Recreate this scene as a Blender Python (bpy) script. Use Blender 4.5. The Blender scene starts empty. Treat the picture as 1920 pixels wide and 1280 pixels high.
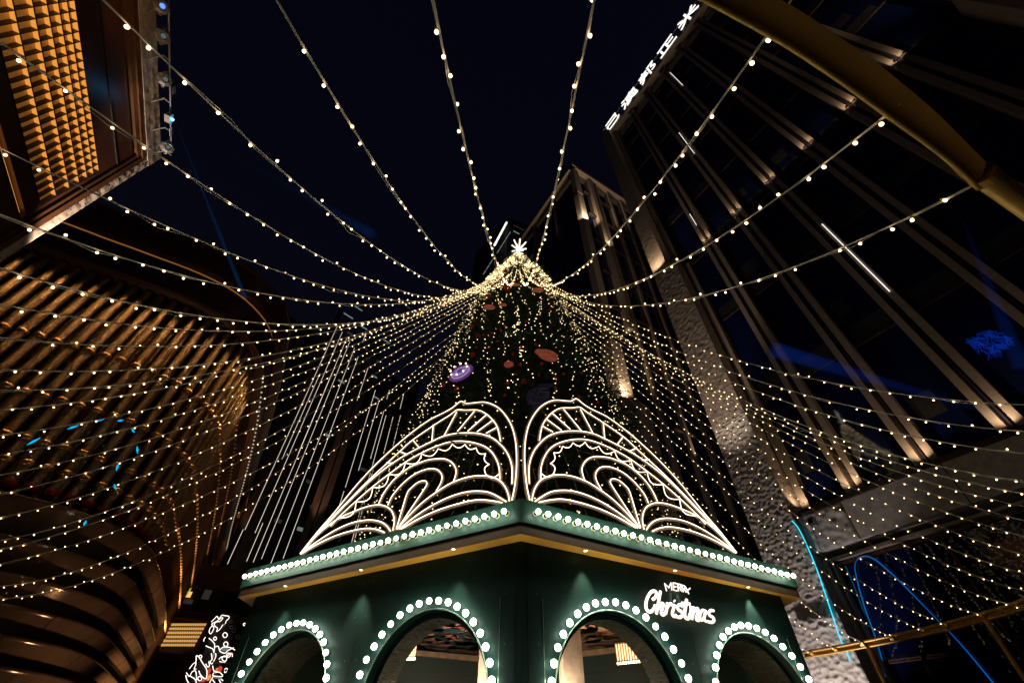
import bpy, math, random
from mathutils import Vector, Matrix, noise
R = math.radians
random.seed(7)
SC = bpy.context.scene
COL = SC.collection
V = Vector

# ------------------------------------------------------------------ camera
FPX, ZEN = 793.0, (14.0, -781.0)           # focal length in px of a 1920 frame; zenith vanishing point
_up = V((ZEN[0], -ZEN[1], -FPX)).normalized()
_f = V((0, 0, -1))
_y = (_f - _up * _f.dot(_up)).normalized()
_x = _y.cross(_up)
MC = Matrix((_x, _y, _up))                  # camera -> world
CAM = V((0, 0, 1.5))
cd = bpy.data.cameras.new('camera')
cam = bpy.data.objects.new('camera', cd)
COL.objects.link(cam)
cam.matrix_world = Matrix.Translation(CAM) @ MC.to_4x4()
cd.sensor_width = 36
cd.lens = FPX / 1920 * 36
cd.clip_start = 0.05
cd.clip_end = 2000
SC.camera = cam

# ------------------------------------------------------------------ night sky and a faint moon
W = bpy.data.worlds.new('World')
SC.world = W
W.use_nodes = True
nt = W.node_tree
bg = nt.nodes['Background']
sky = nt.nodes.new('ShaderNodeTexSky')
sky.sky_type = 'NISHITA'
sky.sun_disc = False
sky.sun_elevation = R(2.0)
sky.sun_rotation = R(150)
sky.air_density = 1.6
addn = nt.nodes.new('ShaderNodeMixRGB')
addn.blend_type = 'ADD'
addn.inputs[0].default_value = 1
sc_ = nt.nodes.new('ShaderNodeMixRGB')
sc_.blend_type = 'MULTIPLY'
sc_.inputs[0].default_value = 1
sc_.inputs[2].default_value = (0.0008, 0.0008, 0.0009, 1)
nt.links.new(sky.outputs[0], sc_.inputs[1])
nt.links.new(sc_.outputs[0], addn.inputs[1])
# city glow: warmer and a little lighter towards the horizon, navy overhead
geo = nt.nodes.new('ShaderNodeTexCoord')
sep = nt.nodes.new('ShaderNodeSeparateXYZ')
rmp = nt.nodes.new('ShaderNodeValToRGB')
nt.links.new(geo.outputs['Generated'], sep.inputs[0])
nt.links.new(sep.outputs[2], rmp.inputs[0])
rmp.color_ramp.elements[0].position = 0.0
rmp.color_ramp.elements[0].color = (0.0028, 0.0022, 0.0040, 1)
rmp.color_ramp.elements[1].position = 1.0
rmp.color_ramp.elements[1].color = (0.0005, 0.0006, 0.0027, 1)
e = rmp.color_ramp.elements.new(0.75)
e.color = (0.0008, 0.0009, 0.0032, 1)
nt.links.new(rmp.outputs[0], addn.inputs[2])
nt.links.new(addn.outputs[0], bg.inputs[0])
bg.inputs[1].default_value = 1.0
ml = bpy.data.lights.new('moon', 'SUN')
ml.energy = 0.01
ml.angle = R(0.5)
ml.color = (0.8, 0.88, 1)
mo = bpy.data.objects.new('moon', ml)
mo.rotation_euler = (R(35), 0, R(150))
COL.objects.link(mo)
SC.view_settings.view_transform = 'Standard'
SC.view_settings.look = 'None'
SC.view_settings.exposure = 0.4
SC.view_settings.gamma = 1
SC.view_settings.use_curve_mapping = False
SC.render.engine = 'CYCLES'
cy = SC.cycles
cy.use_denoising = True
cy.max_bounces = 6
cy.diffuse_bounces = 3
cy.glossy_bounces = 4
cy.transparent_max_bounces = 12
cy.sample_clamp_indirect = 2.0
cy.sample_clamp_direct = 30.0
cy.use_light_tree = True
cy.pixel_filter_type = 'BLACKMAN_HARRIS'

# ------------------------------------------------------------------ measuring helpers (surveyed from the photograph)
def ray(px, py):
    return (MC @ V((px - 960, -(py - 640), -FPX))).normalized()
def atz(px, py, z):
    r = ray(px, py)
    return CAM + r * ((z - CAM.z) / r.z)
def onpl(px, py, p0, n):
    r = ray(px, py)
    return CAM + r * ((p0 - CAM).dot(n) / r.dot(n))
def azel(px, py):
    r = ray(px, py)
    return math.atan2(r.x, r.y), math.asin(r.z)
def polar(px, py, d):                        # point at horizontal distance d along the sight line
    r = ray(px, py)
    return CAM + r * (d / math.hypot(r.x, r.y))

# ------------------------------------------------------------------ materials
MATS = {}
def nodes(m):
    m.use_nodes = True
    return m.node_tree, m.node_tree.nodes['Principled BSDF']
def mat(name, col, rough=0.6, metal=0.0, spec=0.5, var=0.25, scale=6.0, bump=0.0, bscale=40.0, emit=None, es=0.0, stretch=None):
    m = bpy.data.materials.new(name)
    t, b = nodes(m)
    L = t.links
    tc = t.nodes.new('ShaderNodeTexCoord')
    src = tc.outputs['Object']
    if stretch:
        mp = t.nodes.new('ShaderNodeMapping')
        mp.inputs['Scale'].default_value = stretch
        L.new(src, mp.inputs[0])
        src = mp.outputs[0]
    nz = t.nodes.new('ShaderNodeTexNoise')
    nz.inputs['Scale'].default_value = scale
    nz.inputs['Detail'].default_value = 6
    L.new(src, nz.inputs[0])
    rp = t.nodes.new('ShaderNodeValToRGB')
    rp.color_ramp.elements[0].position = 0.3
    rp.color_ramp.elements[1].position = 0.72
    rp.color_ramp.elements[0].color = (*[c * (1 - var) for c in col], 1)
    rp.color_ramp.elements[1].color = (*[min(1, c * (1 + var)) for c in col], 1)
    L.new(nz.outputs[0], rp.inputs[0])
    L.new(rp.outputs[0], b.inputs['Base Color'])
    mr = t.nodes.new('ShaderNodeMapRange')
    mr.inputs[3].default_value = max(0.02, rough * 0.8)
    mr.inputs[4].default_value = min(1, rough * 1.25)
    L.new(nz.outputs[0], mr.inputs[0])
    L.new(mr.outputs[0], b.inputs['Roughness'])
    b.inputs['Metallic'].default_value = metal
    b.inputs['Specular IOR Level'].default_value = spec
    if bump:
        n2 = t.nodes.new('ShaderNodeTexNoise')
        n2.inputs['Scale'].default_value = bscale
        n2.inputs['Detail'].default_value = 4
        L.new(src, n2.inputs[0])
        bp = t.nodes.new('ShaderNodeBump')
        bp.inputs['Strength'].default_value = bump
        bp.inputs['Distance'].default_value = 0.02
        L.new(n2.outputs[0], bp.inputs['Height'])
        L.new(bp.outputs[0], b.inputs['Normal'])
    if emit:
        b.inputs['Emission Color'].default_value = (*emit, 1)
        b.inputs['Emission Strength'].default_value = es
    MATS[name] = m
    return m
def emis(name, col, s, sampling='AUTO', base=None):
    m = bpy.data.materials.new(name)
    t, b = nodes(m)
    k_ = 0.02 if sampling == 'NONE' else 0.7
    b.inputs['Base Color'].default_value = (k_, k_, k_, 1)
    b.inputs['Specular IOR Level'].default_value = 0.1 if sampling == 'NONE' else 0.5
    b.inputs['Roughness'].default_value = 0.3
    b.inputs['Emission Color'].default_value = (*col, 1)
    b.inputs['Emission Strength'].default_value = s
    m.cycles.emission_sampling = sampling
    MATS[name] = m
    return m

M = dict(
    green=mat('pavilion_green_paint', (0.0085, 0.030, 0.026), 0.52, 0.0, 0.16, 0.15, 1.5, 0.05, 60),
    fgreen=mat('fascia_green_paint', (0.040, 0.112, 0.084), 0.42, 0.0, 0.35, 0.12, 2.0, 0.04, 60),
    brown=mat('eave_brown_paint', (0.12, 0.058, 0.028), 0.5, 0.0, 0.4, 0.15, 3),
    gold=mat('soffit_gold_paint', (0.92, 0.40, 0.045), 0.5, 0.0, 0.5, 0.1, 2),
    reveal=mat('arch_reveal_brushed_metal', (0.105, 0.115, 0.095), 0.27, 0.7, 0.5, 0.2, 5, 0.06, 120, stretch=(1, 1, 12)),
    edge=mat('arch_rim_pale_green', (0.30, 0.42, 0.33), 0.3, 0.4),
    inwall=mat('interior_dark_green', (0.016, 0.05, 0.038), 0.5, 0.0, 0.4, 0.15, 2),
    inceil=mat('interior_ceiling_dark', (0.05, 0.022, 0.022), 0.35, 0.0, 0.5, 0.2, 2),
    pink=mat('ceiling_motif_dusty_pink', (0.50, 0.23, 0.17), 0.45),
    tan=mat('ceiling_motif_tan', (0.45, 0.30, 0.17), 0.45),
    teal=mat('ceiling_motif_teal', (0.02, 0.07, 0.085), 0.45),
    post=mat('interior_post_beige', (0.40, 0.34, 0.26), 0.5),
    redc=mat('red_cloth', (0.55, 0.03, 0.015), 0.6),
    sock=mat('bulb_socket_brown', (0.035, 0.018, 0.012), 0.4),
    frame=mat('neon_frame_dark_steel', (0.10, 0.07, 0.055), 0.5, 0.4),
    halo=mat('neon_halo_channel', (0.20, 0.15, 0.12), 0.5),
    wire=mat('light_string_cable', (0.78, 0.72, 0.62), 0.55),
    ring=mat('golden_ring_metal', (0.60, 0.35, 0.075), 0.38, 0.3, 0.5, 0.15, 3, 0.05, 40),
    beam=mat('golden_beam_paint', (0.52, 0.26, 0.05), 0.5, 0.0, 0.5, 0.12, 2, 0.03, 80),
    dark=mat('black_metal', (0.018, 0.017, 0.018), 0.45, 0.3),
    grey=mat('grey_fixture_metal', (0.30, 0.29, 0.28), 0.45, 0.4),
    bronze=mat('facade_bronze', (0.34, 0.275, 0.225), 0.5, 0.1, 0.5, 0.12, 3, 0.04, 50),
    bronzed=mat('facade_dark_bronze', (0.07, 0.045, 0.035), 0.4, 0.5, 0.5, 0.2, 3),
    spandrel=mat('spandrel_grey', (0.028, 0.028, 0.032), 0.5, 0.1),
    lbronze=mat('left_bronze_cladding', (0.20, 0.095, 0.045), 0.33, 0.6, 0.5, 0.25, 1.2, 0.03, 25),
    lred=mat('left_dark_red_bronze', (0.075, 0.028, 0.018), 0.42, 0.3, 0.5, 0.2, 0.6),
    tube=mat('copper_tube', (0.40, 0.25, 0.12), 0.30, 0.85, 0.5, 0.5, 9, 0.7, 60, stretch=(1, 1, 2.5)),
    collar=mat('copper_collar', (0.62, 0.34, 0.13), 0.3, 0.9),
    shell=mat('brown_shell_panel', (0.14, 0.085, 0.058), 0.13, 0.4, 0.5, 0.2, 1.2, 0.03, 25),
    redcap=mat('red_tube_end', (0.30, 0.008, 0.006), 0.35),
    ground=mat('plaza_stone', (0.16, 0.14, 0.12), 0.4, 0.0, 0.5, 0.2, 1.5, 0.1, 30),
    tower=mat('tower_dark_cladding', (0.035, 0.032, 0.038), 0.5, 0.0, 0.5, 0.3, 0.2),
    trunk=mat('tree_trunk', (0.06, 0.035, 0.02), 0.9),
    leafd=mat('spruce_needles_dark', (0.012, 0.032, 0.022), 0.7, 0.0, 0.3, 0.5, 3),
    leaf=mat('spruce_needles', (0.030, 0.085, 0.050), 0.6, 0.0, 0.3, 0.5, 3),
    teals=mat('teal_tinsel', (0.02, 0.50, 0.38), 0.35),
    bauble=mat('red_bauble', (0.85, 0.035, 0.02), 0.25, 0.0, 0.6, 0.3, 8),
    purple=mat('medallion_violet', (0.42, 0.12, 0.60), 0.4, emit=(0.35, 0.08, 0.55), es=0.12),
    lilac=mat('medallion_lilac', (0.45, 0.42, 0.75), 0.4, emit=(0.4, 0.38, 0.75), es=0.34),
    blue=mat('blue_leaf_ornament', (0.10, 0.15, 0.50), 0.5),
    rosy=mat('candy_ornament_red', (0.85, 0.16, 0.14), 0.4, emit=(0.8, 0.12, 0.08), es=0.10),
    peach=mat('ornament_peach', (0.85, 0.50, 0.32), 0.45, emit=(0.8, 0.4, 0.2), es=0.05),
    boards=mat('festive_board_colours', (0.30, 0.30, 0.30), 0.5),
)
M['bulb'] = emis('marquee_bulb_glow', (0.91, 1.0, 0.80), 13)
M['sbulb'] = emis('string_bulb_glow', (1.0, 0.70, 0.36), 3.9)
M['tbulb'] = emis('fairy_light_glow', (1.0, 0.76, 0.38), 2.2)
M['neon'] = emis('warm_neon_glow', (1.0, 0.74, 0.50), 2.7)
M['neonw'] = emis('white_neon_glow', (1.0, 0.86, 0.76), 1.5, 'NONE')
M['letter'] = emis('letter_white_glow', (1.0, 0.93, 0.92), 1.35)
M['letters'] = emis('letter_side_amber', (1.0, 0.42, 0.10), 0.75, 'NONE')
M['down'] = emis('downlight_glow', (1.0, 0.72, 0.36), 8.0)
M['cof'] = emis('coffer_top_wall_glow', (1.0, 0.37, 0.055), 0.66, 'NONE')  # lamplight on each coffer's top wall, painted as glow
M['coff'] = mat('coffer_gold_glow_lining', (0.45, 0.22, 0.05), 0.45, 0.3, emit=(1.0, 0.38, 0.06), es=0.085)  # gold lining with a faint lamplit glow painted in
M['amber'] = emis('amber_line_glow', (1.0, 0.42, 0.10), 1.1, 'NONE')
M['slat'] = emis('slat_lamp_glow', (1.0, 0.62, 0.30), 1.6)
M['led'] = emis('led_strip_glow', (1.0, 0.84, 0.70), 0.8, 'NONE')
M['signw'] = emis('roof_sign_glow', (1.0, 0.93, 0.86), 1.1, 'NONE')
M['coff2'] = emis('lit_slat_amber', (1.0, 0.50, 0.14), 0.55, 'NONE')
M['win'] = emis('lit_window_pale', (0.62, 0.78, 0.74), 0.16, 'NONE')
M['wins'] = emis('lit_window_dim', (0.5, 0.45, 0.42), 0.035, 'NONE')
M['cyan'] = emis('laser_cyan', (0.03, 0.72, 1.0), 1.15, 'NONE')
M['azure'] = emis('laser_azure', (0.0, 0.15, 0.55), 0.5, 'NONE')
M['lblue'] = emis('laser_blue_glow', (0.02, 0.10, 1.0), 1.6, 'NONE')
M['lampc'] = emis('moving_head_lens_blue', (0.10, 0.22, 1.0), 1.4, 'NONE')
M['lens'] = emis('projector_lens', (0.5, 0.7, 0.65), 0.12, 'NONE')
M['lime'] = emis('poster_lime_glow', (0.45, 0.65, 0.12), 0.5, 'NONE')
M['redg'] = emis('red_shop_glow', (1.0, 0.10, 0.04), 0.45, 'NONE')
M['orangeg'] = emis('orange_shop_glow', (1.0, 0.32, 0.10), 0.7, 'NONE')
M['greyg'] = emis('pale_screen_glow', (0.45, 0.62, 0.62), 0.22, 'NONE')
def glassmat():
    m = bpy.data.materials.new('dark_blue_glass')
    t, b = nodes(m)
    b.inputs['Base Color'].default_value = (0.003, 0.007, 0.045, 1)
    b.inputs['Roughness'].default_value = 0.04
    b.inputs['Specular IOR Level'].default_value = 0.6
    nz = t.nodes.new('ShaderNodeTexNoise')
    nz.inputs['Scale'].default_value = 0.35
    bp = t.nodes.new('ShaderNodeBump')
    bp.inputs['Strength'].default_value = 0.12
    bp.inputs['Distance'].default_value = 0.05
    tc = t.nodes.new('ShaderNodeTexCoord')
    t.links.new(tc.outputs['Object'], nz.inputs[0])
    t.links.new(nz.outputs[0], bp.inputs['Height'])
    t.links.new(bp.outputs[0], b.inputs['Normal'])
    return m
M['glass'] = glassmat()
def stonemat(name, col, vs, strength, dist):
    m = bpy.data.materials.new(name)
    t, b = nodes(m)
    L = t.links
    tc = t.nodes.new('ShaderNodeTexCoord')
    vo = t.nodes.new('ShaderNodeTexVoronoi')
    vo.inputs['Scale'].default_value = vs
    vo.feature = 'SMOOTH_F1'
    L.new(tc.outputs['Object'], vo.inputs[0])
    nz = t.nodes.new('ShaderNodeTexNoise')
    nz.inputs['Scale'].default_value = vs * 2.2
    nz.inputs['Detail'].default_value = 5
    L.new(tc.outputs['Object'], nz.inputs[0])
    ad = t.nodes.new('ShaderNodeMath')
    ad.operation = 'MULTIPLY_ADD'
    ad.inputs[1].default_value = 0.35
    L.new(nz.outputs[0], ad.inputs[0])
    L.new(vo.outputs[0], ad.inputs[2])
    bp = t.nodes.new('ShaderNodeBump')
    bp.inputs['Strength'].default_value = strength
    bp.inputs['Distance'].default_value = dist
    L.new(ad.outputs[0], bp.inputs['Height'])
    L.new(bp.outputs[0], b.inputs['Normal'])
    rp = t.nodes.new('ShaderNodeValToRGB')
    rp.color_ramp.elements[0].position = 0.3
    rp.color_ramp.elements[1].position = 0.75
    rp.color_ramp.elements[0].color = (*[c * 0.75 for c in col], 1)
    rp.color_ramp.elements[1].color = (*[c * 1.2 for c in col], 1)
    L.new(nz.outputs[0], rp.inputs[0])
    L.new(rp.outputs[0], b.inputs['Base Color'])
    b.inputs['Roughness'].default_value = 0.7
    return m
M['stone'] = stonemat('hammered_stone', (0.60, 0.55, 0.52), 9.0, 0.35, 0.02)
M['stonef'] = stonemat('hammered_stone_fine', (0.42, 0.35, 0.30), 3.2, 0.8, 0.08)
M['stoned'] = stonemat('chiselled_lintel_stone', (0.56, 0.50, 0.47), 1.6, 0.35, 0.05)
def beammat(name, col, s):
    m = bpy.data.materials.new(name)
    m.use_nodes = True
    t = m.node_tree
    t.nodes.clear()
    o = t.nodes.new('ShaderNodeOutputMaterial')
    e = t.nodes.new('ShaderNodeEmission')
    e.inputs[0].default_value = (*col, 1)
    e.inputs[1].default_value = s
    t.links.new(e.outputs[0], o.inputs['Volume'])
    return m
M['ray'] = beammat('painted_haze_blue_beam', (0.01, 0.06, 0.5), 0.05)
M['rayc'] = beammat('painted_haze_cyan_beam', (0.0, 0.22, 0.8), 0.14)

# ------------------------------------------------------------------ mesh builder
class MB:
    def __init__(s):
        s.v, s.f, s.m = [], [], []
    def quad(s, a, b, c, d, k=0):
        i = len(s.v)
        s.v += [tuple(a), tuple(b), tuple(c), tuple(d)]
        s.f.append((i, i + 1, i + 2, i + 3)); s.m.append(k)
        return s
    def tri(s, a, b, c, k=0):
        i = len(s.v)
        s.v += [tuple(a), tuple(b), tuple(c)]
        s.f.append((i, i + 1, i + 2)); s.m.append(k)
        return s
    def box(s, c, ax, ay, az, k=0):          # centre and three half-axis vectors
        c, ax, ay, az = V(c), V(ax), V(ay), V(az)
        i = len(s.v)
        for sx in (-1, 1):
            for sy in (-1, 1):
                for sz in (-1, 1):
                    s.v.append(tuple(c + ax * sx + ay * sy + az * sz))
        for f in ((0, 1, 3, 2), (4, 6, 7, 5), (0, 4, 5, 1), (2, 3, 7, 6), (0, 2, 6, 4), (1, 5, 7, 3)):
            s.f.append(tuple(i + q for q in f)); s.m.append(k)
        return s
    def slab(s, a, b, n, z0, z1, th, k=0):   # vertical slab from a to b (xy), thickness th along n (outwards from a-b)
        a, b, n = V(a), V(b), V(n)
        a = V((a.x, a.y, 0)); b = V((b.x, b.y, 0))
        c = (a + b) / 2 + n * th / 2 + V((0, 0, (z0 + z1) / 2))
        return s.box(c, (b - a) / 2, n * th / 2, V((0, 0, (z1 - z0) / 2)), k)
    def tube(s, pts, r, n=6, k=0, caps=True):
        pts = [V(p) for p in pts]
        if len(pts) < 2:
            return s
        base = len(s.v)
        t0 = (pts[1] - pts[0]).normalized()
        ref = V((0, 0, 1)) if abs(t0.z) < 0.9 else V((1, 0, 0))
        for i, p in enumerate(pts):
            t = (pts[min(i + 1, len(pts) - 1)] - pts[max(i - 1, 0)]).normalized()
            a = (ref - t * ref.dot(t))
            if a.length < 1e-4:
                a = t.orthogonal()
            a.normalize()
            ref = a
            b = t.cross(a)
            rr = r[i] if isinstance(r, (list, tuple)) else r
            for j in range(n):
                w = 2 * math.pi * j / n
                s.v.append(tuple(p + (a * math.cos(w) + b * math.sin(w)) * rr))
        for i in range(len(pts) - 1):
            for j in range(n):
                q = (j + 1) % n
                s.f.append((base + i * n + j, base + i * n + q, base + (i + 1) * n + q, base + (i + 1) * n + j)); s.m.append(k)
        if caps:
            s.f.append(tuple(base + j for j in reversed(range(n)))); s.m.append(k)
            s.f.append(tuple(base + (len(pts) - 1) * n + j for j in range(n))); s.m.append(k)
        return s
    def octa(s, c, r, k=0):
        i = len(s.v)
        c = V(c)
        for d in ((1, 0, 0), (-1, 0, 0), (0, 1, 0), (0, -1, 0), (0, 0, 1), (0, 0, -1)):
            s.v.append(tuple(c + V(d) * r))
        for f in ((0, 2, 4), (2, 1, 4), (1, 3, 4), (3, 0, 4), (2, 0, 5), (1, 2, 5), (3, 1, 5), (0, 3, 5)):
            s.f.append(tuple(i + q for q in f)); s.m.append(k)
        return s
    def ball(s, c, r, n=8, h=5, k=0, sq=1.0):
        c = V(c); i = len(s.v)
        s.v.append(tuple(c + V((0, 0, r * sq))))
        for a in range(1, h):
            for b in range(n):
                th, ph = math.pi * a / h, 2 * math.pi * b / n
                s.v.append(tuple(c + V((math.sin(th) * math.cos(ph) * r, math.sin(th) * math.sin(ph) * r, math.cos(th) * r * sq))))
        s.v.append(tuple(c - V((0, 0, r * sq))))
        e = len(s.v) - 1
        for b in range(n):
            s.f.append((i, i + 1 + b, i + 1 + (b + 1) % n)); s.m.append(k)
            s.f.append((e, e - n + (b + 1) % n, e - n + b)); s.m.append(k)
        for a in range(h - 2):
            for b in range(n):
                p, q = i + 1 + a * n, i + 1 + (a + 1) * n
                s.f.append((p + b, q + b, q + (b + 1) % n, p + (b + 1) % n)); s.m.append(k)
        return s
    def lathe(s, org, axis, prof, n=12, k=0):  # prof: (radius, distance along axis)
        axis = V(axis).normalized(); a = axis.orthogonal().normalized(); b = axis.cross(a)
        base = len(s.v)
        for r, h in prof:
            for j in range(n):
                w = 2 * math.pi * j / n
                s.v.append(tuple(V(org) + axis * h + (a * math.cos(w) + b * math.sin(w)) * r))
        for i in range(len(prof) - 1):
            for j in range(n):
                q = (j + 1) % n
                s.f.append((base + i * n + j, base + i * n + q, base + (i + 1) * n + q, base + (i + 1) * n + j)); s.m.append(k)
        return s
    def mesh(s, name, mats, smooth=False):
        me = bpy.data.meshes.new(name)
        me.from_pydata(s.v, [], s.f)
        for m in (mats if isinstance(mats, (list, tuple)) else [mats]):
            me.materials.append(m)
        if len(me.materials) > 1:
            me.polygons.foreach_set('material_index', s.m)
        if smooth:
            me.polygons.foreach_set('use_smooth', [True] * len(s.f))
        me.update()
        return me
    def build(s, name, mats, parent=None, smooth=False):
        return link(name, s.mesh(name, mats, smooth), parent)

def link(name, me, parent=None, loc=None):
    o = bpy.data.objects.new(name, me)
    COL.objects.link(o)
    if loc is not None:
        o.location = loc
    if parent is not None:
        o.parent = parent
        w = parent.get('_w')
        if w is not None and loc is None:
            o.location = (-w[0], -w[1], -w[2])
        elif w is not None:
            o.location = (loc[0] - w[0], loc[1] - w[1], loc[2] - w[2])
    return o
def tag(o, label=None, cat=None, group=None, kind=None):
    if label: o['label'] = label
    if cat: o['category'] = cat
    if group: o['group'] = group
    if kind: o['kind'] = kind
    return o
def thing(name, loc, label, cat, group=None):  # parts are authored in world coordinates and shifted by _w
    o = bpy.data.objects.new(name, None)
    COL.objects.link(o)
    o.location = loc
    o['_w'] = tuple(loc)
    o.empty_display_size = 0.2
    return tag(o, label, cat, group)
def orient(me_obj, x, y, z, p):
    me_obj.matrix_world = Matrix(((x.x, y.x, z.x, p.x), (x.y, y.y, z.y, p.y), (x.z, y.z, z.z, p.z), (0, 0, 0, 1)))
def lamp(kind, p, power, col, d=None, size=0.05, ang=60, blend=0.5, name='lamp'):
    l = bpy.data.lights.new(name, kind)
    l.energy = power
    l.color = col
    l.shadow_soft_size = size
    if kind == 'SPOT':
        l.spot_size = R(ang); l.spot_blend = blend
    o = bpy.data.objects.new(name, l)
    COL.objects.link(o)
    o.location = p
    if d is not None:
        o.rotation_euler = V(d).to_track_quat('-Z', 'Y').to_euler()
    return o
def smoothline(P, n=6, closed=False):         # Catmull-Rom through 3D points
    P = [V(p) for p in P]
    if len(P) < 3:
        return P
    out = []
    N = len(P)
    for i in range(N - 1):
        a, b, c, d = P[max(i - 1, 0)], P[i], P[i + 1], P[min(i + 2, N - 1)]
        for k in range(n):
            t = k / n
            out.append(0.5 * ((2 * b) + (c - a) * t + (2 * a - 5 * b + 4 * c - d) * t * t + (3 * b - a - 3 * c + d) * t ** 3))
    out.append(P[-1])
    return out
UP = V((0, 0, 1))
ORD = 'first second third fourth fifth sixth seventh eighth ninth tenth eleventh twelfth thirteenth fourteenth fifteenth sixteenth seventeenth eighteenth nineteenth twentieth'.split()
def ordw(i):
    if i < 20: return ORD[i]
    t_, u_ = divmod(i + 1, 10)
    return {2: 'twenty', 3: 'thirty', 4: 'forty'}[t_] + '-' + ORD[u_ - 1] if u_ else {3: 'thirtieth', 4: 'fortieth'}[t_]

# ================================================================== GROUND
g = MB()
g.quad((-300, -300, 0), (300, -300, 0), (300, 500, 0), (-300, 500, 0))
tag(g.build('ground', M['ground']), 'paved stone plaza under the pavilion and the buildings', None, None, 'structure')

# ================================================================== RIGHT BUILDING
h = ray(280, 1440); h.z = 0; h.normalize()    # along the facade, away from the viewer
fn = V((h.y, -h.x, 0))                        # into the building
KF = 1.32                                    # module of the facade relative to a 1.9 m column
P0 = polar(1546, 1280, 22.0 * KF); P0.z = 0   # far corner of the glass building
def zf(z): return max(0.0, 1.5 + (z - 1.5) * KF)
def F(s, z, o=0.0):                           # facade point: s towards the viewer, o out of the wall
    return P0 - h * s * KF + UP * zf(z) - fn * o * KF
def fslab(mb, s0, s1, z0, z1, o0, o1, k=0):
    a, b = F(s0, z0, o0), F(s1, z1, o1)
    c = (a + b) / 2
    return mb.box(c, h * abs(s1 - s0) * KF / 2, fn * (o1 - o0) * KF / 2, UP * (zf(z1) - zf(z0)) / 2, k)
TOP = 56.0
rb = thing('glass_office_building', F(10, 0), 'tall dark glass office block with uplit bronze fins and pale rooftop sign', 'building')
m = MB()
fslab(m, 0.0, 40, 0, TOP, -16, -0.6)
m.build('wall', M['tower'], rb)
m = MB(); fslab(m, -0.3, 40, TOP, TOP + 0.5, -1.2, 0.35); m.build('roof_edge', M['bronze'], rb)
# stone columns (displaced, hammered face)
def stone_face(s0, s1, z0, z1, o, ds, name, parent, mt, amp=0.05, cell=0.34):
    mb = MB()
    ns, nz = max(2, int((s1 - s0) / ds)), max(2, int((z1 - z0) / ds))
    base = len(mb.v)
    for j in range(nz + 1):
        for i in range(ns + 1):
            s, z = s0 + (s1 - s0) * i / ns, z0 + (z1 - z0) * j / nz
            d = noise.voronoi(V((s / cell, z / cell * 1.15, 3.7)))[0]
            b = d[0] * d[0] * 1.6 + 0.25 * d[0]
            ed = 0.0 if i in (0, ns) or j in (0, nz) else 1.0
            mb.v.append(tuple(F(s, z, o + ed * amp * (b + 0.5 * noise.noise(V((s * 7, z * 7, 0)))))))
    for j in range(nz):
        for i in range(ns):
            a = base + j * (ns + 1) + i
            mb.f.append((a, a + 1, a + ns + 2, a + ns + 1)); mb.m.append(0)
    return mb.build(name, mt, parent, True)
def column(s0, s1, z0, z1, name='column'):
    mb = MB(); fslab(mb, s0, s1, z0, z1, -1.0, 0.9); return mb.build(name, M['stonef'], rb)
column(0.0, 1.9, 0, 27.2)
stone_face(0.0, 1.9, 1.2, 14.0, 0.905, 0.034, 'stone_face', rb, M['stone'], 0.05, 0.17)
stone_face(0.0, 1.9, 14.0, 27.1, 0.905, 0.11, 'stone_face', rb, M['stonef'], 0.045, 0.19)
mb = MB(); fslab(mb, 0.0, 1.25, 27.2, TOP - 0.1, -1.0, 0.9); mb.build('column', M['stonef'], rb)
column(18.9, 24.5, 0, 27.0)
mb = MB(); fslab(mb, 20.6, 24.5, 27.0, TOP - 0.1, -1.0, 0.9); mb.build('column', M['stonef'], rb)
# stone lintel above the shop window
mb = MB(); fslab(mb, 1.9, 18.9, 7.50, 8.85, -0.9, 0.55); mb.build('lintel', M['stoned'], rb)
stone_face(1.9, 3.6, 7.5, 8.85, 0.56, 0.06, 'stone_face', rb, M['stone'], 0.05, 0.28)
for s in (3.62, 7.0, 10.4, 13.8, 17.2):
    mb = MB(); fslab(mb, s, s + 0.03, 7.5, 8.85, 0.55, 0.556); mb.build('lintel_joint', M['dark'], rb)
mb = MB(); fslab(mb, 1.9, 18.9, 8.86, 9.0, -0.6, 0.62); fslab(mb, 1.9, 18.9, 9.0, 9.16, -0.6, 0.30); mb.build('sill', M['bronzed'], rb)
mb = MB(); fslab(mb, 1.9, 18.9, 7.20, 7.30, -0.2, 0.22); mb.build('window_head', M['bronze'], rb)
mb = MB(); fslab(mb, 1.9, 18.9, 7.06, 7.16, -0.2, 0.0); mb.build('window_head', M['bronzed'], rb)
mb = MB(); fslab(mb, 1.92, 2.06, 0, 7.2, -0.2, 0.3); fslab(mb, 2.12, 2.2, 0, 7.2, -0.2, 0.16); mb.build('window_jamb', M['bronze'], rb)
# shop glazing
for i, (a, b) in enumerate(((2.2, 5.6), (5.65, 9.1), (9.15, 12.6), (12.65, 16.0), (16.05, 18.9))):
    mb = MB(); fslab(mb, a, b, 0.05, 7.02, -0.10, -0.05); mb.build('pane', M['glass'], rb)
    mb = MB(); fslab(mb, b, b + 0.05, 0.05, 7.02, -0.1, -0.02); mb.build('mullion', M['bronzed'], rb)
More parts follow.
